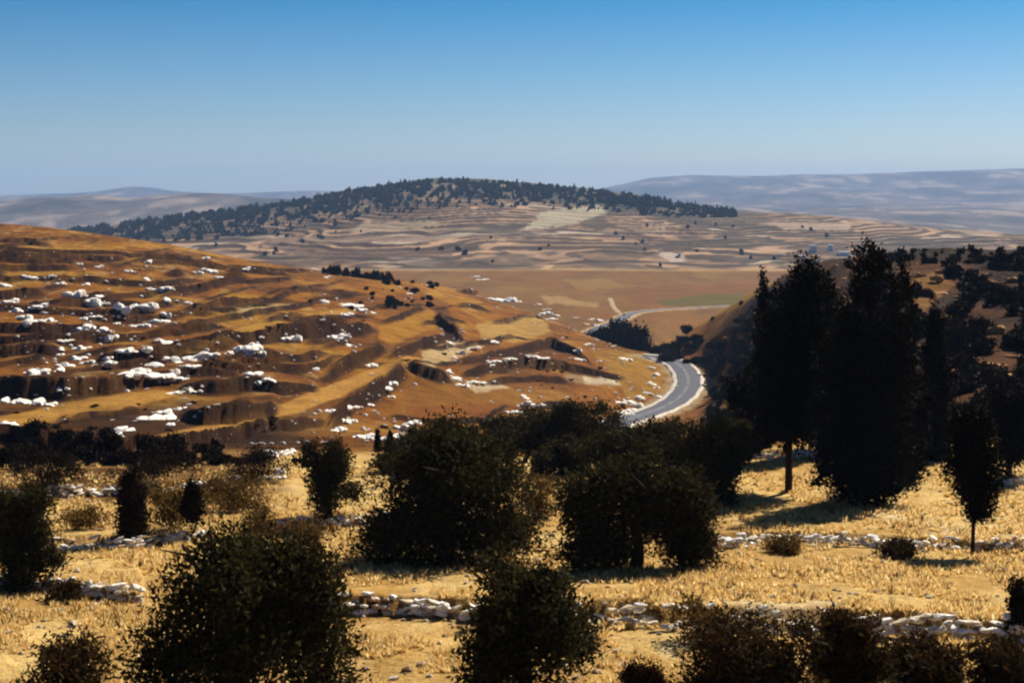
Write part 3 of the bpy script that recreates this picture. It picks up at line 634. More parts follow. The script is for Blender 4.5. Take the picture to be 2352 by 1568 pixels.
# foreground boulders beside the walls
FB = [(1385, 1412, 58, 34, 'big smooth white boulder at the left end of the wall right of the bushy tree'), (1490, 1418, 80, 34, 'long white boulder on the wall, second big one right of the bushy tree'),
      (1668, 1232, 46, 18, 'flat white stone slab at the left end of the upper right wall'), (1700, 1252, 40, 12, 'thin tilted white slab lying just below the upper right wall'),
      (1852, 1030, 36, 20, 'white boulder right of the bare cypress trunk'), (1828, 1040, 26, 12, 'small pale stone touching the boulder right of the cypress trunk'),
      (985, 1385, 44, 20, 'white boulder at the right end of the near left wall'), (795, 1398, 34, 26, 'pale boulder against the right side of the big dark olive'),
      (2190, 1438, 60, 26, 'long white boulder on the near wall at lower right'), (225, 1352, 54, 22, 'white boulder at the right end of the short left wall'),
      (1010, 1406, 22, 12, 'small round white stone below the right end of the near left wall')]
for i, (u, v, w, h, lab) in enumerate(FB):
    p = P3(u, v + h * .45, 1, 4.6); px = p.y / F; key = 2 if w / h < 2.2 else 3
    o = bpy.data.objects.new('boulder', ROCKM[key][i % 4]); COL.objects.link(o)
    o.location = (p.x, p.y + .1, p.z); o.scale = (w * px * .52, w * px * .5, h * px * .95); o.rotation_euler = (0, 0, random.uniform(-.3, .3)); tag(o, lab, 'boulder')

# ------------------------------------------------------------------ dry stone walls
STONES = [mesh_np('stone', lump(ICO1 if i else ICO2, 300 + i, .45, 1.4)[0] * np.array([1.05, .8, .55]), (ICO1 if i else ICO2)[1], M_stone, smooth=False) for i in range(7)]
WLAB = {'A': 'long low dry stone wall across the right foreground above the brown bushes', 'B': 'dry stone wall on the second terrace, ending under the small tree at right',
        'D': 'short pale stone wall at the left edge below the dark olive', 'E': 'low stone wall under the two narrow dark trees at left', 'F': 'short bright stone edging between the left olive and the small round tree',
        'G': 'stone wall running behind the narrow dark trees at left', 'H': 'broken stone wall seen on both sides of the bare cypress trunk', 'R': 'short stone wall at the right edge behind the small tree'}
SPEC = {'A': (2.4, .27), 'B': (2, .27), 'D': (2, .25), 'E': (2, .25), 'F': (1.3, .26), 'G': (2, .32), 'H': (1.6, .3), 'R': (1.6, .3)}
for n, l, h in WALLS:
    lu = [p[0] for p in l]; lv = [p[1] for p in l]
    pts = [P3(u, np.interp(u, lu, lv) - 1, 1, 4.6) for u in np.arange(lu[0], lu[-1], 4)]
    root = empty('dry_stone_wall', tuple(pts[len(pts) // 2])); tag(root, WLAB[n], 'wall', 'dry stone walls of the olive terraces')
    course, size = SPEC[n]; d = 0; cnt = 0
    for a, b in zip(pts[:-1], pts[1:]):
        d += (b.xy - a.xy).length
        if d < size * .95: continue
        d = 0
        for k in range(int(math.ceil(course)) + (random.random() < .35)):
            if (course % 1 and random.random() > .8) or cnt > 285: continue
            if vnoise(np.array([a.x * .35]), np.array([a.y + k * 3.7]), 7)[0] < .16 + .1 * k: continue
            s = size * random.uniform(.45, .95); o = bpy.data.objects.new('stone', random.choice(STONES)); COL.objects.link(o); o.parent = root; cnt += 1
            jit = random.uniform(-.12, .12)
            gz = G(a.x, a.y - .15)
            o.location = Vector((a.x + random.uniform(-.1, .1), a.y + .05 + jit + k * .07, gz + .10 + k * size * .58 + random.uniform(-.04, .04))) - root.location
            o.rotation_euler = (random.uniform(-.4, .4), random.uniform(-.4, .4), random.uniform(-.5, .5) + random.choice((0, math.pi)))
            o.scale = (s * random.uniform(1.0, 1.9), s, s * random.uniform(.65, 1.05))

# ------------------------------------------------------------------ foliage
def leaf_mat(name, dark, light, trans=.25, k=.5):
    m = mat(name); g = N(m, 'ShaderNodeNewGeometry')
    return finish(m, ramp(m, g.outputs['Random Per Island'], [(0, dark), (.6, tuple((a + b) / 2 for a, b in zip(dark, light))), (1, light)]), .8, spec=.03, trans=trans, k=k)
M_olive = leaf_mat('olive_leaves', (.008, .007, .002), (.085, .068, .018), k=.62)
M_cyp = leaf_mat('cypress_needles', (.007, .006, .002), (.022, .016, .005), .1)
M_dry = leaf_mat('dry_shrub_leaves', (.05, .030, .007), (.26, .145, .035), k=.75)
M_scrub = leaf_mat('scrub_leaves', (.012, .006, .0015), (.045, .024, .006), .08)
M_wood = leaf_mat('hill_tree_leaves', (.03, .034, .02), (.085, .085, .045), .1, k=.8)
M_grass = leaf_mat('dry_grass_blades', (.52, .29, .06), (.86, .70, .36), .5, k=1.0)
M_bark = mat('bark'); g = N(M_bark, 'ShaderNodeNewGeometry')
finish(M_bark, mixnode(M_bark, 'MIX', noise(M_bark, 9, 5, .7, g.outputs['Position']), (.020, .012, .007), (.07, .042, .022)), .9, noise(M_bark, 14, 4, .7, g.outputs['Position']), .03, k=.6)
def leaves(r, ctr, out, L, Wd, up=.25):
    """one narrow folded sprig quad per centre; out = outward direction"""
    n = len(ctr)
    ax = out * .7 + r.normal(size=(n, 3)) * .75 + np.array([0, 0, up]); ax /= np.linalg.norm(ax, axis=1)[:, None]
    sd_ = np.cross(ax, r.normal(size=(n, 3))); sd_ /= np.linalg.norm(sd_, axis=1)[:, None] + 1e-9
    l = (L * r.uniform(.6, 1.4, n))[:, None]; w = (Wd * r.uniform(.6, 1.4, n))[:, None]
    a = ctr - ax * l * .5; b = ctr + sd_ * w; c = ctr + ax * l * .5; d = ctr - sd_ * w
    v = np.stack([a, b, c, d], 1).reshape(-1, 3); f = np.arange(n * 4).reshape(n, 4); return v, f
def crown(r, lobes, n, L, Wd, per=14, spread=.22, shell=.45, up=.25, gap=.0):
    """lobes: (x,y,z,rx,ry,rz); sprigs clustered on twigs, denser towards the outside, with gaps"""
    lb = np.array(lobes, float); wts = (lb[:, 3] * lb[:, 4] * lb[:, 5]) ** .75; k = max(4, n // per)
    idx = r.choice(len(lb), k, p=wts / wts.sum()); d = r.normal(size=(k, 3)); d /= np.linalg.norm(d, axis=1)[:, None]
    rr = r.uniform(0, 1, k) ** shell * r.uniform(.86, 1.12, k)
    c = lb[idx, :3] + d * rr[:, None] * lb[idx, 3:6]
    if gap:
        q = fbm(c[:, 0] * 1.3 + 9, c[:, 2] * 1.3 + c[:, 1] * .9, 5, 3); keep = q > -gap; c = c[keep]; d = d[keep]; k = len(c)
    ctr = np.repeat(c, per, 0) + r.normal(size=(k * per, 3)) * spread; out = np.repeat(d, per, 0)
    ctr[:, 2] = np.maximum(ctr[:, 2], .03)
    return leaves(r, ctr, out, L, Wd, up)
def tube(path, radii, n=7, seed=0):
    vs, fs = [], []; P = [Vector(p) for p in path]
    for i, p in enumerate(P):
        t = (P[min(i + 1, len(P) - 1)] - P[max(i - 1, 0)]).normalized(); a = t.orthogonal().normalized(); b = t.cross(a)
        for k in range(n):
            an = k / n * math.tau; rr = radii[i] * (1 + .18 * math.sin(3 * an + seed + i))
            vs.append(tuple(p + (a * math.cos(an) + b * math.sin(an)) * rr))
    for i in range(len(P) - 1):
        for k in range(n): fs.append((i * n + k, i * n + (k + 1) % n, (i + 1) * n + (k + 1) % n, (i + 1) * n + k))
    return np.array(vs), np.array(fs)
def trunk_mesh(seed, h, r0, limbs, reach):
    r = random.Random(seed); vs, fs, n0 = [], [], 0
    def add(p, rr, n=7):
        nonlocal n0
        v, f = tube(p, rr, n, seed); vs.append(v); fs.append(f + n0); n0 += len(v)
    top = Vector((r.uniform(-.15, .15) * h, r.uniform(-.1, .1) * h, h * .38))
    add([(0, 0, -.3), (0, 0, .02), (top.x * .5 + .06, top.y * .5, top.z * .5), tuple(top)], [r0 * 1.6, r0 * 1.25, r0 * .95, r0 * .8], 9)
    for i in range(limbs):
        a = i / limbs * math.tau + r.uniform(-.4, .4); e = Vector((math.cos(a) * reach * r.uniform(.5, .8), math.sin(a) * reach * r.uniform(.5, .8), h * r.uniform(.7, .92)))
        m = top.lerp(e, .5) + Vector((r.uniform(-.1, .1), r.uniform(-.1, .1), .1 * h))
        add([tuple(top - Vector((0, 0, .08))), tuple(m), tuple(e)], [r0 * .6, r0 * .36, r0 * .08])
        for j in range(2):
            e2 = m + Vector((r.uniform(-1, 1), r.uniform(-1, 1), r.uniform(.2, .9))) * reach * .5; add([tuple(m), tuple((m + e2) / 2 + Vector((0, 0, .05))), tuple(e2)], [r0 * .3, r0 * .18, r0 * .04], 5)
    return mesh_np('trunk', np.concatenate(vs), np.concatenate(fs), M_bark)
def cypress_trunk(h, r0):
    v, f = tube([(0, 0, -.3), (0, 0, .1), (.05, 0, h * .3), (0, .03, h * .6), (0, 0, h * .92)], [r0 * 1.5, r0 * 1.15, r0 * .9, r0 * .5, r0 * .08], 9); return mesh_np('trunk', v, f, M_bark)
def tree(name, u, v, w, top, lab, cat, lobes, n=9000, L=.24, Wd=.045, m=None, group=None, trunk=(.2, 4), k0=1, k1=4.6, shell=.45, gap=.15, seed=None, per=14, spread=None, p=None, up=.25):
    """w: crown width and top: row of its tip, in photo pixels at the tree's distance; lobes in units of (half width, height)"""
    p = p or P3(u, v, k0, k1); px = p.y / F; H = (v - top) * px; Wm = w * px / 2
    seed = seed if seed is not None else int(u + v * 3); r = np.random.RandomState(seed)
    root = empty(name, tuple(p)); tag(root, lab, cat, group)
    lb = [(x * Wm, y * Wm, z * H, rx * Wm, ry * Wm, rz * H) for x, y, z, rx, ry, rz in lobes]
    vv, ff = crown(r, lb, n, L, Wd, per=per, spread=spread or .09 * Wm ** .5 + .05, shell=shell, up=up, gap=gap)
    link(bpy.data.objects.new('crown', mesh_np('crown', vv, ff, m or M_olive, smooth=False)), root)
    if trunk: link(bpy.data.objects.new('trunk', cypress_trunk(H, trunk[0]) if trunk[1] == 0 else trunk_mesh(seed, H, trunk[0], trunk[1], Wm)), root)
    return root
def rl(seed, n=9, low=.12, hi=.98, flat=1.0):
    """random lobes filling a rounded olive crown, down to fraction low of its height"""
    r = np.random.RandomState(seed); o = []
    for i in range(n):
        a = i * 2.4 + r.uniform(-.5, .5); q = r.uniform(.5, .82) if i % 3 else r.uniform(0, .4)
        z = r.uniform(low + .1, hi - .16); k = 1 - .4 * max(0, (z - .6) / .4)
        o.append((math.cos(a) * q * k, math.sin(a) * q * k, z, r.uniform(.24, .48), r.uniform(.24, .48), r.uniform(.12, .26)))
    for i in range(5):
        a = r.uniform(0, 6.28); q = r.uniform(.2, .75); o.append((math.cos(a) * q, math.sin(a) * q, hi - .1 - .25 * q * r.uniform(.4, 1), r.uniform(.1, .22), r.uniform(.1, .22), r.uniform(.08, .15)))
    o.append((0, 0, (low + hi) / 2 - .04, .66, .62, (hi - low) * .42))
    return o
OG = 'olive trees of the terraced grove'
# cypresses and the pine at right
def conel(top=1.0, low=.02, wide=1.0, n=11, seed=0, pw=.75, lean=0):
    r = np.random.RandomState(seed); o = []
    for i in range(n):
        t = (i + .5) / n; z = low + (top - low) * t; k = wide * max(.05, (1 - t) ** pw) * (.72 + .28 * min(1, t / .12)) * r.uniform(.82, 1.08)
        o.append((r.uniform(-.1, .1) * k + lean * t, r.uniform(-.1, .1) * k, z, k, k, (top - low) / n * 1.1))
    return o
CG = 'tall dark cypresses at the right'
tree('cypress_tree', 1985, 1158, 225, 556, 'tallest black cypress with a pointed tip, its skirt reaching the ground', 'tree',
     conel(1.0, .03, .98, 14, 1, .50) + [(.62, -.1, .80, .24, .24, .13), (.66, .1, .64, .34, .4, .12), (-.4, 0, .62, .3, .3, .14), (.6, 0, .45, .56, .5, .14), (-.5, 0, .40, .6, .5, .16), (-.55, 0, .55, .45, .4, .12), (.6, 0, .55, .4, .4, .1), (.3, 0, .9, .25, .25, .08), (0, 0, .12, 1.1, 1.1, .11), (-.35, 0, .22, .7, .7, .12), (.4, 0, .26, .7, .7, .12)],
     n=36000, L=.26, Wd=.06, m=M_cyp, trunk=(.3, 0), gap=0, group=CG, shell=.5, spread=.16, up=.8, k1=4.9)
tree('cypress_tree', 1812, 1128, 226, 590, 'black cypress standing on a bare straight trunk, left of the tallest one', 'tree',
     conel(.99, .22, .95, 11, 2, .30, .45) + [(-.35, 0, .45, .6, .6, .2), (.3, 0, .5, .6, .6, .22), (-.2, 0, .68, .55, .5, .15), (.35, 0, .82, .38, .38, .11), (-.1, .2, .30, .7, .7, .07), (.1, 0, .78, .5, .5, .12)],
     n=24000, L=.26, Wd=.06, m=M_cyp, trunk=(.17, 0), gap=0, group=CG, shell=.5, spread=.16, up=.8)
tree('cypress_tree', 1752, 1030, 74, 632, 'slender cypress with a narrow spire at the left end of the dark group', 'tree',
     conel(1.0, .02, .8, 12, 3, .55), n=12000, L=.3, Wd=.07, m=M_cyp, trunk=(.2, 0), gap=0, group=CG, spread=.16, up=.8, k0=4, k1=6)
tree('cypress_tree', 2076, 1110, 120, 592, 'cypress with a blunt top touching the right side of the tallest one', 'tree',
     conel(.99, .04, .85, 11, 4, .42) + [(.2, 0, .35, .8, .8, .14)], n=15000, L=.28, Wd=.06, m=M_cyp, trunk=(.22, 0), gap=0, group=CG, spread=.16, up=.8, k0=3, k1=6)
tree('cypress_tree', 1893, 1060, 160, 640, 'cypress squeezed behind and between the two biggest ones', 'tree',
     conel(.99, .0, .95, 11, 5, .4), n=15000, L=.3, Wd=.07, m=M_cyp, trunk=(.2, 0), gap=0, group=CG, spread=.18, up=.8, k0=4, k1=6)
tree('cypress_tree', 2148, 1062, 100, 704, 'pointed cypress just right of the tallest one, in front of the scrub', 'tree',
     conel(1.0, .0, .95, 11, 6, .5), n=13000, L=.3, Wd=.07, m=M_cyp, trunk=(.2, 0), gap=0, group=CG, spread=.18, up=.8, k0=4, k1=6)
tree('bushy_tree', 1722, 1062, 120, 838, 'dark bushy tree at the foot of the slender cypress', 'tree', rl(55, 9, .0), n=9000, L=.28, Wd=.06, m=M_cyp, gap=0, k0=4, k1=5.5, trunk=(.15, 4))
tree('pine_tree', 2234, 1278, 150, 938, 'small dark tree on a thin stem casting a round shadow at the right', 'tree',
     [(0, 0, .78, .74, .74, .2), (-.25, 0, .62, .7, .6, .16), (.3, 0, .6, .66, .6, .16), (.1, 0, .45, .66, .6, .12), (.3, 0, .34, .42, .42, .08), (.05, 0, .30, .34, .3, .07), (-.3, 0, .9, .4, .4, .09), (.2, 0, .93, .4, .4, .07)],
     n=15000, L=.18, Wd=.035, m=M_cyp, trunk=(.07, 0), gap=0, spread=.12)
tree('bushy_tree', 2318, 1096, 120, 870, 'dark round tree cut by the right edge behind the small stemmed tree', 'tree', rl(51, 9, .05), n=9000, L=.26, Wd=.05, m=M_cyp, gap=0, k1=5, trunk=(.15, 4))
# olives
tree('olive_tree', 565, 1625, 480, 1204, 'biggest dark olive tree at lower left, cut by the bottom edge', 'tree',
     rl(61, 12, .02, .9) + [(.5, 0, .72, .42, .4, .2), (-.45, 0, .62, .45, .4, .22), (.1, 0, .8, .5, .4, .16), (.7, 0, .45, .36, .4, .24)] + [(-.25, 0, .86, .34, .3, .14), (.45, 0, .74, .4, .4, .14), (-.7, -.2, .3, .4, .4, .2), (.62, .1, .4, .42, .4, .3)], n=36000, L=.16, Wd=.032, gap=.6, group=OG, trunk=(.2, 5), k0=.85)
tree('olive_tree', 1206, 1590, 360, 1266, 'bushy olive tree in the middle of the bottom edge with a side sprig on top', 'tree',
     rl(62, 10, -.02, .88) + [(-.42, 0, .86, .28, .25, .13), (.3, 0, .8, .34, .3, .11)], n=22000, L=.15, Wd=.032, gap=.5, group=OG, trunk=(.15, 5), k0=.85)
tree('olive_tree', 1030, 1292, 410, 966, 'broad dark olive tree in the middle with the largest shadow', 'tree',
     rl(63, 15, -.02, .96) + [(math.cos(a_) * .6, math.sin(a_) * .6, .14, .34, .34, .16) for a_ in (0.3, 1.5, 2.7, 3.6, 4.5, 5.6)] + [(-.4, 0, .3, .6, .55, .26), (.5, 0, .62, .5, .5, .24), (-.5, 0, .62, .42, .4, .22), (.1, 0, .3, .6, .6, .22)], n=38000, L=.2, Wd=.04, gap=.7, group=OG, trunk=(.22, 5))
tree('olive_tree', 757, 1188, 160, 1000, 'small round olive tree standing alone left of the broad central one', 'tree', rl(64, 9, .12), n=11000, L=.18, Wd=.034, gap=.5, group=OG, trunk=(.13, 4))
tree('olive_tree', 1462, 1304, 370, 1058, 'wide olive tree with light showing between its trunks, right of centre', 'tree',
     [(-.7, -.1, .16, .3, .3, .16), (.74, -.1, .16, .28, .3, .16), (-.2, .3, .12, .3, .3, .12), (-.62, 0, .62, .38, .4, .26), (-.3, 0, .78, .36, .36, .18), (.1, 0, .68, .4, .4, .24), (.5, 0, .7, .4, .4, .24), (.74, 0, .52, .26, .3, .3), (-.5, 0, .38, .42, .4, .22), (.2, 0, .44, .5, .4, .18), (-.35, 0, .18, .34, .3, .16), (.55, 0, .26, .36, .3, .2), (-.05, .2, .9, .3, .3, .1)],
     n=32000, L=.19, Wd=.038, gap=.75, group=OG, trunk=(.2, 5))
tree('olive_tree', 1602, 1156, 215, 948, 'rounded olive tree behind the wide one, below the road bend', 'tree', rl(66, 10, .04), n=14000, L=.22, Wd=.042, gap=.5, group=OG, trunk=(.16, 4))
tree('olive_tree', 1430, 1100, 230, 985, 'low dark olive tree between the wide one and the road bend', 'tree', rl(67, 10, .02), n=12000, L=.24, Wd=.045, gap=.5, group=OG, trunk=(.16, 4))
tree('olive_tree', 1345, 1060, 190, 912, 'dark olive tree just left of where the road disappears', 'tree', rl(68, 10, .02), n=12000, L=.26, Wd=.05, gap=.5, group=OG, trunk=(.16, 4))
tree('olive_tree', 1205, 1062, 200, 946, 'dark olive tree behind the right shoulder of the broad central one', 'tree', rl(69, 10, .02), n=12000, L=.26, Wd=.05, gap=.5, group=OG, trunk=(.16, 4))
tree('olive_tree', 50, 1350, 170, 1104, 'dark olive tree cut by the left edge', 'tree', rl(70, 10, .0), n=15000, L=.19, Wd=.034, gap=.5, group=OG, trunk=(.15, 4))
tree('olive_tree', 1005, 1090, 220, 982, 'low dark olive tree peeping over the broad central one', 'tree', rl(77, 10, .0), n=10000, L=.26, Wd=.05, gap=.5, group=OG, trunk=(.15, 4))
tree('narrow_tree', 303, 1230, 94, 1086, 'narrow dark leafy tree, left of the pair above the low left wall', 'tree', conel(1, .02, .9, 8, 71, .35), n=9000, L=.18, Wd=.034, gap=.3, trunk=(.08, 3), m=M_scrub)
tree('narrow_tree', 443, 1228, 62, 1104, 'thin dark young tree on bare stem, right of the pair above the left wall', 'tree', conel(1, .28, .95, 7, 72, .35), n=4500, L=.16, Wd=.03, gap=.3, trunk=(.05, 3), m=M_scrub)
for (u, v, w, top, lab) in [(1145, 1040, 130, 955, 'small dark olive tree left of the one behind the broad central olive'), (1290, 1090, 150, 1000, 'low dark olive in the gap between the central olive and the wide one'), (1520, 1070, 170, 958, 'dark olive tree right under the near end of the road'),
      (1655, 1135, 130, 1000, 'dark olive tree at the right end of the row, before the cypresses'), (1270, 1030, 170, 925, 'dark olive tree second in the back row, left of the road'), (940, 1085, 150, 1000, 'dark olive tree above the left half of the broad central one'), (1700, 1060, 110, 962, 'small dark olive tree just left of the slender cypress')]:
    tree('olive_tree', u, v, w, top, lab, 'tree', rl(int(u) + 7, 9, .0), n=9000, L=.26, Wd=.05, gap=.5, group=OG, trunk=(.14, 4), k1=5)
# loose shrubs
SG = 'dry brownish shrubs between the terraces'
def shrub(u, v, w, top, lab, n=3500, m=None, low=.0, seed=None, L=.17, Wd=.028, gap=.3, group=SG, **kw):
    return tree('shrub', u, v, w, top, lab, 'shrub', rl(seed or int(u), 8, low), n=n, L=L, Wd=Wd, m=m or M_dry, gap=gap, trunk=None, group=group, **kw)
shrub(540, 1175, 190, 1090, 'thin yellow green scrub behind the biggest olive, under the long wall', 7000)
shrub(400, 1215, 130, 1120, 'brown scrub filling the gap between the two narrow dark trees', 4000)
shrub(200, 1215, 130, 1165, 'low brown shrub on the bank right of the left edge olive', 2600)
shrub(120, 1120, 240, 1035, 'dark scrub above the left wall near the left edge', 6000, m=M_scrub, k1=5)
shrub(370, 1112, 260, 1035, 'dark scrub mass above the narrow trees at left', 7000, m=M_scrub, k1=5)
shrub(600, 1095, 180, 1020, 'dark scrub beside the stone heap left of the olives', 4500, m=M_scrub, k1=5)
shrub(600, 1240, 130, 1150, 'pale loose shrub rising over the top of the biggest olive', 3000)
shrub(1735, 1640, 400, 1402, 'wide brownish shrub right of the round dark bush at the bottom edge', 15000, low=-.05, k0=.8, L=.16, gap=.5, m=leaf_mat('brown_leaves', (.025, .015, .004), (.11, .06, .018)))
M_brn = bpy.data.materials['brown_leaves']
shrub(1945, 1590, 190, 1392, 'upright brown shrub breaking the line of the near wall', 12000, gap=.6, m=M_brn, k0=.8)
shrub(2130, 1560, 210, 1475, 'low brown shrub under the near wall at lower right', 6500, m=M_brn, k0=.8)
shrub(2310, 1600, 190, 1480, 'dark brown shrub in the lower right corner', 7000, m=M_brn, k0=.8)
shrub(2345, 1440, 70, 1335, 'dark shrub at the right edge above the near wall', 3000, m=M_scrub)
shrub(1600, 1470, 180, 1368, 'thin straggly shrub growing over the wall right of centre', 2200, k0=.9, gap=.1)
shrub(1245, 1190, 120, 1085, 'sunlit yellow shrub in the gap right of the broad olive', 3500)
shrub(1180, 1250, 140, 1195, 'reddish dry shrub low at the right foot of the broad olive', 2600)
shrub(880, 1240, 110, 1190, 'low brown shrub in the shade left of the broad olive', 2000, m=M_brn)
shrub(180, 1640, 320, 1470, 'sparse dark shrub in the lower left corner', 9000, m=M_brn, k0=.8, gap=.1)
shrub(700, 1250, 150, 1196, 'dry shrub below the small round olive', 2500)
shrub(1180, 1400, 120, 1280, 'pale dry shrub touching the left of the bottom centre olive', 2500)
shrub(2060, 1280, 110, 1240, 'reddish low shrub under the second terrace wall', 2200, m=M_brn)
shrub(1800, 1268, 120, 1236, 'rusty low shrub under the left part of the second terrace wall', 2000)
shrub(150, 1380, 90, 1340, 'dark low shrub in front of the short left wall', 1600, m=M_brn)
shrub(2210, 1052, 60, 1030, 'low bush on the sunlit patch right of the tallest cypress', 900)
tree('round_bush', 1476, 1612, 122, 1508, 'rounded dark reddish bush at the bottom edge right of centre', 'bush', [(0, 0, .45, .92, .9, .5), (-.3, 0, .35, .6, .6, .4), (.3, 0, .35, .6, .6, .4)], n=9000, L=.07, Wd=.018, trunk=None, gap=0, k0=.8, spread=.05,
     m=leaf_mat('reddish_leaves', (.018, .006, .002), (.07, .025, .006)))

# ------------------------------------------------------------------ shared bush meshes
def bush_mesh(name, seed, n, L, Wd, m, lobes):
    r = np.random.RandomState(seed); v, f = crown(r, lobes, n, L, Wd, per=8, spread=.14, shell=.5, gap=.4); return mesh_np(name, v, f, m, smooth=False)
BL = lambda s: [(x, y, z * .9, a * 1.05, b * 1.05, c * 1.1) for x, y, z, a, b, c in rl(s, 7, .0, 1.0)]
BM = [bush_mesh('scrub_bush', 400 + i, 2600, .18, .06, M_scrub, BL(400 + i)) for i in range(5)]      # unit half width, unit height
TMH = [bush_mesh('hill_tree', 430 + i, 88, .8, .36, M_wood, BL(430 + i)) for i in range(5)]
TMC = [bush_mesh('conifer', 460 + i, 500, .4, .12, M_cyp, conel(1.0, .0, .9, 8, 460 + i, .7)) for i in range(2)]
def put(name, me, p, w, h, lab, cat, group):
    o = bpy.data.objects.new(name, me); COL.objects.link(o); o.location = p; o.rotation_euler = (0, 0, random.uniform(0, 6.28)); o.scale = (w, w * random.uniform(.8, 1.2), h); return tag(o, lab, cat, group)
def joined(name, meshes, places, m, label, cat=None):
    """places: (p, w, h); one stuff mesh"""
    vs, fs, n0 = [], [], 0; cache = []
    for me in meshes:
        v = np.empty(len(me.vertices) * 3, np.float32); me.vertices.foreach_get('co', v); cache.append((v.reshape(-1, 3), np.arange(len(me.vertices)).reshape(-1, 4)))
    for i, (p, w, h) in enumerate(places):
        v, f = cache[i % len(cache)]; a = random.uniform(0, 6.28); c, s = math.cos(a), math.sin(a)
        q = np.stack([(v[:, 0] * c - v[:, 1] * s) * w, (v[:, 0] * s + v[:, 1] * c) * w, v[:, 2] * h], -1) + np.array(p); vs.append(q); fs.append(f + n0); n0 += len(v)
    return tag(link(bpy.data.objects.new(name, mesh_np(name, np.concatenate(vs), np.concatenate(fs), m, smooth=False))), label, cat, kind='stuff')
z3 = lambda a: (1552 + a[0] * .342, 517.4 + a[1] * .342, a[2] * .342, a[3] * .342)
RR = [z3(a) for a in [(1010,310,50,40),(1060,270,40,40),(1130,345,50,30),(1100,400,110,30),(1035,460,50,30),(1145,463,70,28),(1080,570,75,70),(1020,630,45,40),(960,640,80,26),(1110,785,60,40),(1000,797,60,28),(1045,715,60,30),(1175,530,50,34),
     (1325,220,60,36),(1305,280,40,30),(1490,440,80,70),(1465,510,60,50),(1560,550,70,60),(1630,320,60,60),(1770,300,60,50),(1740,340,60,70),(1875,455,55,70),(1770,440,90,30),(1810,600,60,40),(1740,655,70,56),(1700,795,150,40),(1560,850,80,60),(1595,915,50,60),
     (1690,990,80,34),(1745,990,60,30),(1830,960,70,30),(1865,1000,60,34),(1700,1100,90,100),(1640,1030,50,36),(1890,1205,50,60),(2015,1210,50,90),(1620,1275,110,34),(1585,1325,50,28),(1690,1345,110,50),(2120,820,60,50),(2130,680,80,80),(2190,770,60,60),(2240,350,60,50),(2140,910,110,40),(2240,990,140,36),(2145,1080,44,40),
     (2070,310,60,70),(2120,370,60,30),(2300,455,60,20),(2290,655,70,24),(2260,860,90,30),(560,570,60,24),(520,770,30,50),(560,910,40,40),(620,660,34,22),(350,735,60,40),(700,400,60,26),(815,310,60,30),(870,290,50,22),(1600,1430,60,40),(1680,1475,90,50)]]
# scrub on the right hill
CREST = [(random.uniform(1990, 2430), random.uniform(574, 606)) for _ in range(90)]
cand = []
BARE = [(2060, 615, 130, 60), (2110, 670, 90, 60), (2140, 760, 40, 60), (1690, 930, 60, 80), (1650, 700, 90, 40), (2220, 770, 40, 80), (2160, 850, 40, 60), (2250, 712, 120, 22), (2110, 860, 30, 60)]
while len(cand) < 760:
    u = random.uniform(1630, 2420); vt = np.interp(u, [1630, 1700, 1850, 2000, 2352, 2420], [735, 700, 626, 592, 580, 575]); v = vt + (1030 - vt) * random.random() ** .8
    if u < 1720 and random.random() < .55: continue
    if any(abs(u - a) < c * .5 and abs(v - b) < d * .5 for a, b, c, d in BARE) and random.random() < .8: continue
    if fbm(np.array([u / 60.]), np.array([v / 40.]), 3, 3)[0] < -.22: continue
    if any(abs(u - a[0]) < a[2] * .5 + 10 and -14 < v - a[1] < a[3] * .5 + 26 for a in RR): continue
    cand.append((u, v))
big = []
for u, v in cand + CREST:
    vt = np.interp(u, [1630, 1700, 1850, 2000, 2352, 2420], [735, 700, 626, 592, 580, 575]); p = P3(u, v, 4.6, 8.0); w = random.uniform(.6, 1.8) * (p.y / 180) ** .3 * (.52 + .56 * min(1, (v - vt) / 90)); big.append((p - Vector((0, 0, .15)), w, w * random.uniform(.9, 1.5), u, v))
big.sort(key=lambda b: -b[1] / b[0].y)
for i, b in enumerate(big[:290]):
    put('scrub_bush', BM[i % 5], b[0], b[1], b[2], 'dark scrub bush on the right hillside behind the cypresses', 'bush', 'dark scrub bushes on the right hillside')
SMALL = [bush_mesh('small', 480 + i, 260, .5, .16, M_scrub, BL(480 + i)) for i in range(3)]
joined('scrub', SMALL, [(b[0], b[1], b[2]) for b in big[290:]], M_scrub, 'mass of small dark scrub between the larger bushes on the right hillside')
# named trees in the valley
VT = [(1425, 806, 62, 738, 'large round dark tree beside the far road'), (1385, 792, 56, 752, 'dark tree left of the large round one by the far road'), (1470, 806, 66, 752, 'dark tree right of the large round one by the far road'),
      (1405, 800, 50, 758, 'smaller dark tree in front of the large round one by the far road'), (1445, 812, 46, 770, 'lower dark tree in the hollow above the road bend')]
for i, (u, v, w, top, lab) in enumerate(VT):
    c = int(np.searchsorted(us, u)); p = P3(u, v, 8.15, 9.4) if u < 1500 else P3(u, v, 7, 9.4); px = p.y / F; vv_ = V0 - (p.z - ZC) * F / p.y
    put('valley_tree', BM[i % 5], p, w * px * .55, max(4, (vv_ - top) * px * 1.0), lab, 'tree', 'dark trees in the valley beside the road')
for i in range(34):
    u = random.uniform(1500, 1720); v = random.uniform(758, 838) if u < 1640 else random.uniform(740, 900); p = P3(u, v, 6.2, 8); w = random.uniform(1.2, 3.0)
    put('slope_bush', BM[i % 5], p, w, w * random.uniform(.7, 1.2), 'dark bush on the slope above the outer side of the road bend', 'bush', 'dark bushes above the road bend')
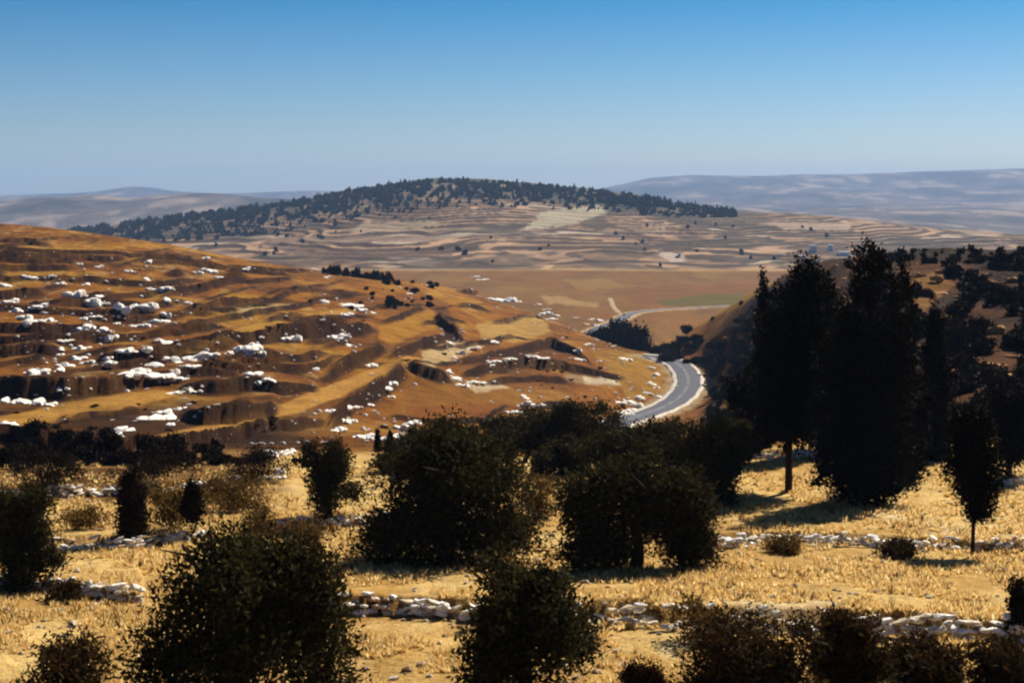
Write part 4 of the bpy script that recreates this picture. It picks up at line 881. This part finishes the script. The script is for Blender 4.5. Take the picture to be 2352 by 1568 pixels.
for i, (u, v, s) in enumerate([(1640, 902, 14), (1652, 935, 16), (1660, 915, 12), (1690, 940, 22), (1640, 865, 20), (1655, 880, 16), (1700, 880, 22), (1630, 835, 18)]):
    p = P3(u, v, 5, 8); px = p.y / F; put('round_shrub', BM[i % 5], p, s * px * .55, s * px * 1.1, 'small round dark bush on the bare slope right of the road bend', 'bush', 'small bushes right of the road bend')
# crest trees of the left hill
for i in range(22):
    u = 742 + i * 7.6 + random.uniform(-3, 3); vtop = np.interp(u, [742, 800, 900], [598, 606, 622]) + random.uniform(-2, 7); p = P3(u, np.interp(u, [742, 800, 900], [626, 633, 645]) + 2, 7, 8.0); px = p.y / F
    h = max(1.6, (V0 - (p.z - ZC) * F / p.y - vtop) * px * random.uniform(.25, .9)); put('conifer', (TMC if i % 3 == 0 else BM)[i % 2], p, h * random.uniform(.3, .55), h, 'small dark tree in the row along the top of the left hillside', 'tree', 'row of small dark trees on the hillside crest')
# dark dots on the upper hillside
for i in range(30):
    u = random.uniform(800, 1010); v = random.uniform(646, 712); p = P3(u, v, 5.5, 8.0); w = random.uniform(.6, 1.5); put('hillside_bush', BM[i % 5], p, w, w * 1.2, 'small dark bush dotting the upper hillside below the row of trees', 'bush', 'small bushes dotting the upper hillside')
# dark hollow scrub left
HB = []
for i in range(95):
    u = random.uniform(-50, 720); v = random.uniform(1000, 1112) if u < 330 else random.uniform(1025, 1100); 
    if u > 560 and v < 1060: continue
    p = P3(u, v, 3.9, 6.0); w = random.uniform(.35, 1.0); HB.append((p, w, w * random.uniform(.8, 1.3)))
HB.sort(key=lambda b: -b[1] / b[0].y)
for i, b in enumerate(HB[:45]): put('hollow_bush', BM[i % 5], b[0], b[1], b[2], 'dark bush in the shady hollow above the left terrace wall', 'bush', 'dark bushes in the left hollow')
joined('hollow_scrub', SMALL, HB[45:], M_scrub, 'low dark scrub filling the hollow at the left')
# small dark pointed shrubs against the white heap
for i, (u, v, w, top, lab) in enumerate([(868, 1035, 18, 984, 'thin pointed dark shrub left of the white heap'), (895, 1040, 26, 992, 'second pointed dark shrub in front of the white heap'), (948, 1040, 34, 982, 'broad pointed dark shrub in front of the white heap'),
      (1012, 1030, 26, 968, 'dark bush right of the white heap'), (1050, 1025, 30, 974, 'rounded dark bush at the lower edge of the brown field'), (1092, 1022, 30, 978, 'dark bush below the right half of the brown field'), (925, 1045, 22, 1002, 'small dark shrub between the two pointed ones')]):
    p = P3(u, v, 4, 6); px = p.y / F; put('pointed_shrub', (TMC + BM)[i % 4], p, w * px * .6, (v - top) * px, lab, 'shrub', 'dark shrubs behind the central olives')
# bushes on the left hillside banks
LB = []
for i in range(520):
    u = random.uniform(-60, 1420); vt = np.interp(u, [-60, 0, 600, 900, 1176, 1420], [545, 545, 625, 665, 725, 800]); v = vt + (1000 - vt) * random.random()
    if any(abs(u - a) < c * .7 and abs(v - b) < d * .9 for a, b, c, d in NOBUSH): continue
    p = P3(u, v, 4.9, 7.9); c = int(np.searchsorted(us, u)); w = random.uniform(.25, .85)
    q = fbm(np.array([p.x / 12.]), np.array([p.y / 18.]), 7, 3)[0]
    if q < .02: continue
    if random.random() < .45: LB.append((p, w, w * random.uniform(.4, .7)))
joined('hillside_scrub', SMALL, LB, M_brn, 'low brown scrub scattered over the ochre hillside')

# ------------------------------------------------------------------ trees of the wooded hill
TH = []
t0 = 0
while len(TH) < 3300 and t0 < 26000:
    t0 += 1; u = random.uniform(150, 1690); c = crestc(u); depth = np.interp(u, [150, 500, 900, 1300, 1450, 1690], [34, 62, 66, 46, 40, 10])
    q = random.random() ** 1.2; v = c + 3 + q * depth
    if fbm(np.array([u / 13.]), np.array([v / 6.]), 77, 3)[0] < -.22 + q * .30: continue
    p = P3(u, v, 11.3, 13.05); w = random.uniform(3.0, 6.6) * (.7 if q > .6 else 1); TH.append((p - Vector((0, 0, 1)), w * .62, w * random.uniform(.9, 1.35)))
for i in range(200):
    u = random.uniform(300, 2100); v = random.uniform(crestc(u) + 20, 612)
    if fbm(np.array([u / 60.]), np.array([v / 9.]), 79, 3)[0] < .12: continue
    p = P3(u, v, 11.1, 13.0); w = random.uniform(2.5, 5.5); TH.append((p - Vector((0, 0, .6)), w * .6, w))
TH.sort(key=lambda b: -b[2] / b[0].y)
for i, b in enumerate(TH[:280]): put('hill_tree', TMH[i % 5], b[0], b[1], b[2], 'dark green tree on the wooded top of the terraced hill', 'tree', 'trees covering the top of the terraced hill')
joined('woodland', TMH, TH[280:], M_wood, 'dark woodland thinning out over the top of the terraced hill')

# ------------------------------------------------------------------ far houses
M_wallw = mat('whitewash'); g = N(M_wallw, 'ShaderNodeNewGeometry'); finish(M_wallw, mixnode(M_wallw, 'MIX', noise(M_wallw, .8, 4, .6, g.outputs['Position']), (.74, .74, .76), (.84, .84, .86)), .85, k=.97)
M_roofg = mat('flat_roof'); g = N(M_roofg, 'ShaderNodeNewGeometry'); finish(M_roofg, mixnode(M_roofg, 'MIX', noise(M_roofg, 1.5, 4, .6, g.outputs['Position']), (.60, .60, .60), (.78, .77, .76)), .9, k=.97)
M_dark = mat('dark_opening'); g = N(M_dark, 'ShaderNodeNewGeometry'); finish(M_dark, mixnode(M_dark, 'MIX', noise(M_dark, 3, 2, .5, g.outputs['Position']), (.03, .03, .04), (.06, .055, .05)), .4)
def boxm(name, lo, hi, m):
    x0, y0, z0 = lo; x1, y1, z1_ = hi
    v = [(x0, y0, z0), (x1, y0, z0), (x1, y1, z0), (x0, y1, z0), (x0, y0, z1_), (x1, y0, z1_), (x1, y1, z1_), (x0, y1, z1_)]
    f = [(0, 3, 2, 1), (4, 5, 6, 7), (0, 1, 5, 4), (1, 2, 6, 5), (2, 3, 7, 6), (3, 0, 4, 7)]
    return mesh_np(name, v, f, m, smooth=False)
for i, (u, v, w, h, lab) in enumerate([(1867, 578, 13, 15, 'tallest white house at the left of the far hamlet'), (1908, 576, 12, 14, 'white house in the middle of the far hamlet'), (1938, 587, 24, 9, 'long low bluish white building at the right of the far hamlet'),
      (1790, 590, 9, 7, 'small white hut left of the far hamlet'), (1842, 594, 11, 7, 'low white hut below the far hamlet'), (1862, 600, 10, 6, 'lowest little white hut of the far hamlet'), (1560, 588, 7, 5, 'tiny pale hut at the bright scar on the hill foot')]):
    p = P3(u, v, 11.0, 12.8); px = p.y / F; W2 = w * px / 2; Hh = max(3, h * px); D2 = min(W2, 4) ; 
    r = empty('house', tuple(p - Vector((0, 0, 1.2))), random.uniform(-.3, .3)); tag(r, lab, 'house', 'white houses of the far hamlet')
    link(bpy.data.objects.new('wall', boxm('wall', (-W2, -D2, 0), (W2, D2, Hh + 1), M_wallw)), r)
    link(bpy.data.objects.new('roof', boxm('roof', (-W2 - .25, -D2 - .25, Hh + 1.003), (W2 + .25, D2 + .25, Hh + 1.3), M_roofg)), r)
    link(bpy.data.objects.new('door', boxm('door', (-.5, -D2 - .06, 1.2), (.5, -D2 + .1, 3.3), M_dark)), r)
    nwin = max(1, int(W2 / 1.6)); wm_ = boxm('window', (-.45, -D2 - .05, 2.2), (.45, -D2 + .1, 3.3), M_dark)
    for fl_ in range(2 if Hh > 5.5 else 1):
        for k in range(-nwin, nwin + 1):
            if k == 0 and fl_ == 0: continue
            xx = k * W2 * .75 / nwin
            o = bpy.data.objects.new('window', wm_); link(o, r); o.location = (xx, 0, fl_ * 2.9)

# ------------------------------------------------------------------ grass tufts and loose stones of the foreground
def tufts(name, n, label, vlo, vhi, ulo, uhi, hmin, hmax, m, blades=7, thr=-.08, k0=.9, k1=4.6, wdt=.03):
    r = np.random.RandomState(len(name) + n); U = r.uniform(ulo, uhi, n); Vv = vlo + (vhi - vlo) * r.uniform(0, 1, n) ** .8
    pts = []
    for u, v in zip(U, Vv):
        p = pick(u, v, k0, k1); pts.append((p.x, p.y, p.z + ZC))
    p = np.array(pts); q = fbm(p[:, 0] / 1.7, p[:, 1] / 2.4, 17, 3); p = p[q > thr]; n = len(p)
    hgt = r.uniform(hmin, hmax, n) * (p[:, 1] / 50) ** .5
    c = np.repeat(p, blades, 0); N_ = len(c); a = r.uniform(0, math.tau, N_); ln = r.uniform(.2, .9, N_); h = np.repeat(hgt, blades) * r.uniform(.6, 1.2, N_)
    base = c + np.stack([np.cos(a), np.sin(a), a * 0], -1) * (h * .18)[:, None]; tip = base + np.stack([np.cos(a) * ln * h, np.sin(a) * ln * h, h], -1)
    b2 = a + r.uniform(.8, 2.2, N_); sdv = np.stack([np.cos(b2), np.sin(b2), a * 0], -1) * (wdt * r.uniform(.6, 1.6, N_) * (c[:, 1] / 50))[:, None]
    v = np.stack([base - sdv, base + sdv, tip], 1).reshape(-1, 3); f = np.arange(N_ * 3).reshape(N_, 3)
    return tag(link(bpy.data.objects.new(name, mesh_np(name, v, f, m, smooth=False))), label, kind='stuff')
tufts('dry_grass', 44000, 'dry straw coloured grass tufts covering the olive terraces', 1066, 1640, -120, 2480, .10, .24, M_grass)
tufts('dry_weeds', 3200, 'taller brown weeds mixed into the terrace stubble', 1080, 1640, -120, 2480, .18, .38, M_dry, 6, .12, wdt=.025)
for n, l, h in WALLS:
    pass
r = np.random.RandomState(5); vs, fs, n0 = [], [], 0
bases = [lump(ICO1, 600 + i, .4)[0] for i in range(4)]
for i in range(2600):
    u = r.uniform(-80, 2440); v = 1075 + 560 * r.uniform() ** .8
    if r.uniform() < .55:   # rubble fallen along the walls
        n_, l_, h_ = WALLS[r.randint(len(WALLS))]; u = r.uniform(l_[0][0], l_[-1][0]); v = np.interp(u, [q[0] for q in l_], [q[1] for q in l_]) + r.normal() * 7 - 6
    p = P3(u, v, .9, 4.6); s = r.uniform(.03, .10) if r.uniform() < .85 else r.uniform(.1, .17)
    q = bases[i % 4] * np.array([s * 1.3, s, s * .7]) + np.array([p.x, p.y, p.z + s * .3]); vs.append(q); fs.append(ICO1[1] + n0); n0 += len(q)
M_peb = mat('pale_field_stones'); g = N(M_peb, 'ShaderNodeNewGeometry'); finish(M_peb, ramp(M_peb, g.outputs['Random Per Island'], [(0, (.40, .24, .12)), (.5, (.70, .56, .38)), (1, (.84, .80, .72))]), .9)
tag(link(bpy.data.objects.new('field_stones', mesh_np('field_stones', np.concatenate(vs), np.concatenate(fs), M_peb, smooth=False))), 'small pale stones littering the terraces', kind='stuff')
# pale rubble over the rocky hillside and warm boulders in the right hill scrub
vs, fs, n0 = [], [], 0
for i in range(520):
    if i < 420:
        pl = random.choice(list(ROCKS.values())); a = random.choice(pl); u = a[0] + r.normal() * (a[2] * .8 + 14); v = a[1] + r.normal() * (a[3] * .7 + 6)
    else:
        u = r.uniform(-60, 1480); vt = np.interp(u, [-60, 0, 600, 900, 1176, 1480], [550, 550, 630, 670, 730, 815]); v = vt + (1000 - vt) * r.uniform()
    p = P3(u, v, 4.8, 7.9); s = r.uniform(.10, .42) * (p.y / 250) ** .5
    q = bases[i % 4] * np.array([s * 1.7, s, s * .75]) + np.array([p.x, p.y, p.z + s * .2]); vs.append(q); fs.append(ICO1[1] + n0); n0 += len(q)
tag(link(bpy.data.objects.new('rubble', mesh_np('rubble', np.concatenate(vs), np.concatenate(fs), M_lime, smooth=False))), 'pale rubble scattered between the white outcrops of the hillside', kind='stuff')
M_wrock = mat('warm_rock'); g = N(M_wrock, 'ShaderNodeNewGeometry'); finish(M_wrock, mixnode(M_wrock, 'MIX', noise(M_wrock, .8, 5, .7, g.outputs['Position']), (.40, .17, .045), (.78, .42, .16)), .9, noise(M_wrock, 2, 4, .7, g.outputs['Position']), .12)
WR = [outcrop_mesh(700 + i, 1 + i % 3) for i in range(4)]
for me in WR: me.materials.clear(); me.materials.append(M_wrock)
RR.sort(key=lambda a: (round(a[1] / 60), a[0]))
for i, (u, v, w, h) in enumerate(RR):
    p = P3(u, v + h * .4, 4.6, 8.0); px = p.y / F; o = bpy.data.objects.new('scrub_boulder', WR[i % 4]); COL.objects.link(o)
    o.location = (p.x, p.y - 1.0, p.z - .1); o.scale = (w * px * .75, w * px * .7, h * px * 1.2); o.rotation_euler = (random.uniform(-.2, .2), random.uniform(-.2, .2), random.uniform(-.6, .6))
    tag(o, 'tan boulder lying among the dark scrub of the right hillside', 'boulder', 'tan boulders in the dark scrub')

# ------------------------------------------------------------------ air
M_haze = mat('haze'); pv = N(M_haze, 'ShaderNodeVolumePrincipled'); pv.inputs['Color'].default_value = (.36, .58, 1.0, 1); pv.inputs['Density'].default_value = 7e-5; pv.inputs['Anisotropy'].default_value = 0.0
o_ = N(M_haze, 'ShaderNodeOutputMaterial'); LK(M_haze, pv.outputs[0], o_.inputs['Volume'])
x1 = float(np.abs(X).max()) + 300
hz = link(bpy.data.objects.new('haze', boxm('haze', (-x1, -400, float(Z.min()) + ZC - 4), (x1, 15400, float(Z.max()) + ZC + 25), M_haze)))
tag(hz, 'thin blue haze over the distant hills', kind='stuff')
print('TRIS', sum(len(o.data.polygons) * 2 for o in bpy.data.objects if o.type == 'MESH'), 'objs', len(bpy.data.objects), 'Zrange', Z.min(), Z.max())
